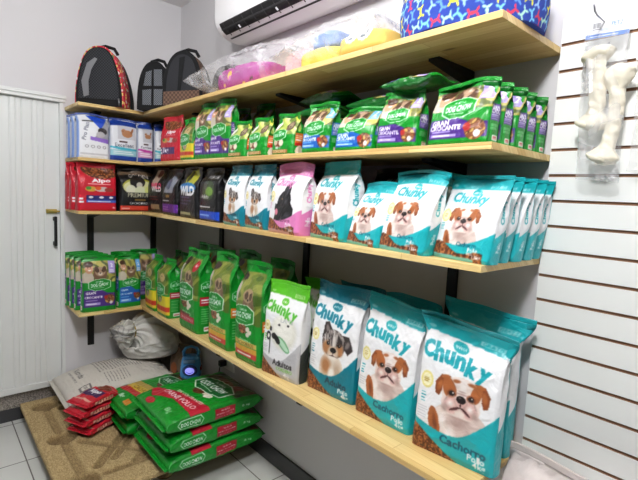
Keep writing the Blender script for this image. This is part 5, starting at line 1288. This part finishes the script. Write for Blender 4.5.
def bone_pack():
    root = thing('chew_bone_package', 'clear hanging package with white and blue header card on the slotted panel', 'package', (-.062, -2.562, 1.49))
    def sheet(x, sg):
        n1, n2 = 40, 70; P = np.zeros((n2, n1, 3))
        for j in range(n2):
            v = j / (n2 - 1)
            for i in range(n1):
                u = i / (n1 - 1); s = 4 * u * (1 - u); f = (math.sin(PI * min(1, v * 1.02)) ** .5)
                y = -2.510 - .098 * u - .014 * (1 - v); z = 1.475 + .36 * v - .01 * u
                P[j, i] = (x + sg * .034 * (s ** .5) * f + .003 * math.sin(22 * u + 9 * v) , y, z)
        return grid_mesh(P, 'film')
    for sg, nm in ((-1, 'front_film'), (1, 'back_film')):
        o = link(nm, sheet(-.062, sg), M['clear'], root); o.matrix_parent_inverse = Matrix.Translation((.062, 2.562, -1.49))
    c = Cv(.42, 150, hexc(246, 246, 248)); c.rect(0, .0, 1, .2, hexc(120, 150, 214)); c.lines(.1, .06, .9, .14, 1, WHITE, .4); c.lines(.35, .32, .62, .44, 2, hexc(150, 170, 214)); c.text('PETZ', .72, .62, .26, hexc(120, 150, 214), 0, .02)
    for i in range(14): c.rect(.16 + i * .014, .5, .166 + i * .014, .76, hexc(60, 60, 64))
    c.rect(.15, .42, .36, .46, hexc(120, 120, 124))
    U, V = np.meshgrid(np.linspace(0, 1, 120), np.linspace(0, 1, 50)); P = np.zeros(U.shape + (3,)); P[..., 0] = -.064; P[..., 1] = -2.514 - .094 * U; P[..., 2] = 1.822 + .048 * V - .004 * U
    G = np.concatenate([P, (P + np.array([.0016, 0, 0]))[::-1]], 0); cc = c.sample(U, V); CC = np.concatenate([cc, cc[::-1] * 0 + .95], 0)
    me = grid_mesh(G, 'card', closed_v=True, colors=CC); o = link('header_card', me, M['cloth'], root); o.matrix_parent_inverse = Matrix.Translation((.062, 2.562, -1.49))
    # second package, mostly outside the picture
    r2 = thing('hanging_package', 'second clear hanging package at the right picture edge', 'package', (-.05, -2.68, 1.5))
    c = Cv(.5, 60, hexc(244, 244, 246)); c.text('SNACK', .45, .5, .7, hexc(30, 30, 40), 0, .05)
    U, V = np.meshgrid(np.linspace(0, 1, 60), np.linspace(0, 1, 24)); P = np.zeros(U.shape + (3,)); P[..., 0] = -.05; P[..., 1] = -2.625 - .12 * U; P[..., 2] = 1.755 + .06 * V - .004 * U
    G = np.concatenate([P, (P + np.array([.0016, 0, 0]))[::-1]], 0); cc = c.sample(U, V)
    o = link('header_card', grid_mesh(G, 'card', closed_v=True, colors=np.concatenate([cc, cc[::-1] * 0 + .95], 0)), M['cloth'], r2); o.matrix_parent_inverse = Matrix.Translation((.05, 2.68, -1.5))
    pk_ = make_pack(.115, .26, .03, Cv(1, 8, (1, 1, 1)), None, (1, 1, 1), (1, 1, 1), dens=200, style='pillow', wr=.003, lean=0, seed=6, seal=0, name='film')
    o = link('film_sleeve', pk_['body'], M['clear'], r2, (-.015 + -.02 + .02, -.01, -.005), (0, 0, -PI / 2))
bone_pack()
# sack at the foot of the panel
cs = Cv(2.0, 110, hexc(214, 202, 198)); cs.blotch(cs.X > -1, [hexc(216, 204, 200), hexc(208, 194, 190)], 8, 2)
ws = make_pack(.40, .735, .19, cs, None, hexc(206, 194, 190), hexc(200, 188, 184), dens=170, style='box', wr=.006, lean=.01, roof=.8, seed=61, seal=.02, name='bag_body')
put_pack(ws, (-.25, -2.655, .0008), -90, 'pale pinkish woven sack standing on the floor against the slotted panel', cat='sack', name='woven_sack', mat='weave')
# packs lying in the back of the second shelf and on top of the pouches
def lie(pk_, c, yaw, label, roll=0):
    return lay_pack(pk_, c, yaw, label, group=G2)
for k, (dx, dy, yw, lbl) in enumerate(((0, 0, 178, 'green bag at the bottom of the tall shaded pile behind the blue pair'), (.004, .006, 184, 'green and blue bag second from the bottom of the tall shaded pile'), (-.004, -.004, 176, 'green bag third from the bottom of the tall shaded pile'), (0, .008, 183, 'green and blue bag fourth in the tall shaded pile'), (-.012, -.004, 172, 'green bag topmost in the tall shaded pile under the top shelf'))):
    lie((lp, lb_)[k % 2], (-.15 + dx, -1.685 + dy, Z2 + .001 + k * .0475), yw, lbl)
for k, (dx, dy, yw, lbl) in enumerate(((0, 0, 180, 'green and blue bag at the bottom of the low shaded pile behind the pouches'), (.004, .006, 176, 'green bag second in the low shaded pile behind the pouches'), (-.01, -.004, 184, 'green and blue bag topmost but one in the low shaded pile'), (-.008, .0, 178, 'green bag on top of the low shaded pile behind the pouches'))):
    lie((lb_, lp)[k % 2], (-.15 + dx, -1.945 + dy, Z2 + .001 + k * .0475), yw, lbl)
lie(ls_, (-.272, -2.165, Z2 + .162), 176, 'green and purple bag lying across the top of the pouches on the second shelf')

# ---------------------------------------------------------------- light and camera
def area(name, loc, size, power, col=(1, 1, 1), rot=(0, 0, 0), sy=None):
    l = bpy.data.lights.new(name, 'AREA'); l.energy = power; l.size = size; l.color = col
    if sy: l.shape = 'RECTANGLE'; l.size_y = sy
    o = bpy.data.objects.new(name, l); COL.objects.link(o); o.location = loc; o.rotation_euler = rot; return o
def bulb(name, loc, power, r, col):
    l = bpy.data.lights.new(name, 'POINT'); l.energy = power; l.shadow_soft_size = r; l.color = col
    o = bpy.data.objects.new(name, l); COL.objects.link(o); o.location = loc
bulb('ceiling_lamp_near', (-1.25, -2.8, 2.42), LAMP, .1, (.985, .99, 1)); bulb('ceiling_lamp_middle', (-1.15, -1.65, 2.42), LAMP2, .1, (.985, .99, 1))
w = bpy.data.worlds.new('world'); scene.world = w; w.use_nodes = True
w.node_tree.nodes['Background'].inputs[0].default_value = (.95, .97, 1, 1); w.node_tree.nodes['Background'].inputs[1].default_value = AMB
cam = bpy.data.cameras.new('camera'); co = bpy.data.objects.new('camera', cam); COL.objects.link(co); scene.camera = co
cam.sensor_fit = 'HORIZONTAL'; cam.sensor_width = 36; cam.lens = 444.98 / 638 * 36; cam.clip_start = .02
yaw, pit, rol = math.radians(41.9551), math.radians(-5.7533), math.radians(2.7625)
fw = Vector((math.sin(yaw) * math.cos(pit), math.cos(yaw) * math.cos(pit), math.sin(pit))); rt = Vector((math.cos(yaw), -math.sin(yaw), 0)); up = rt.cross(fw)
r2_ = rt * math.cos(rol) + up * math.sin(rol); u2_ = -rt * math.sin(rol) + up * math.cos(rol)
mt = Matrix((r2_, u2_, -fw)).transposed().to_4x4(); mt.translation = Vector((-1.3285, -2.9524, 1.4011)); co.matrix_world = mt
vs = scene.view_settings; vs.view_transform = 'Standard'; vs.look = 'None'; vs.gamma = 1; vs.use_curve_mapping = False; vs.exposure = EXPO
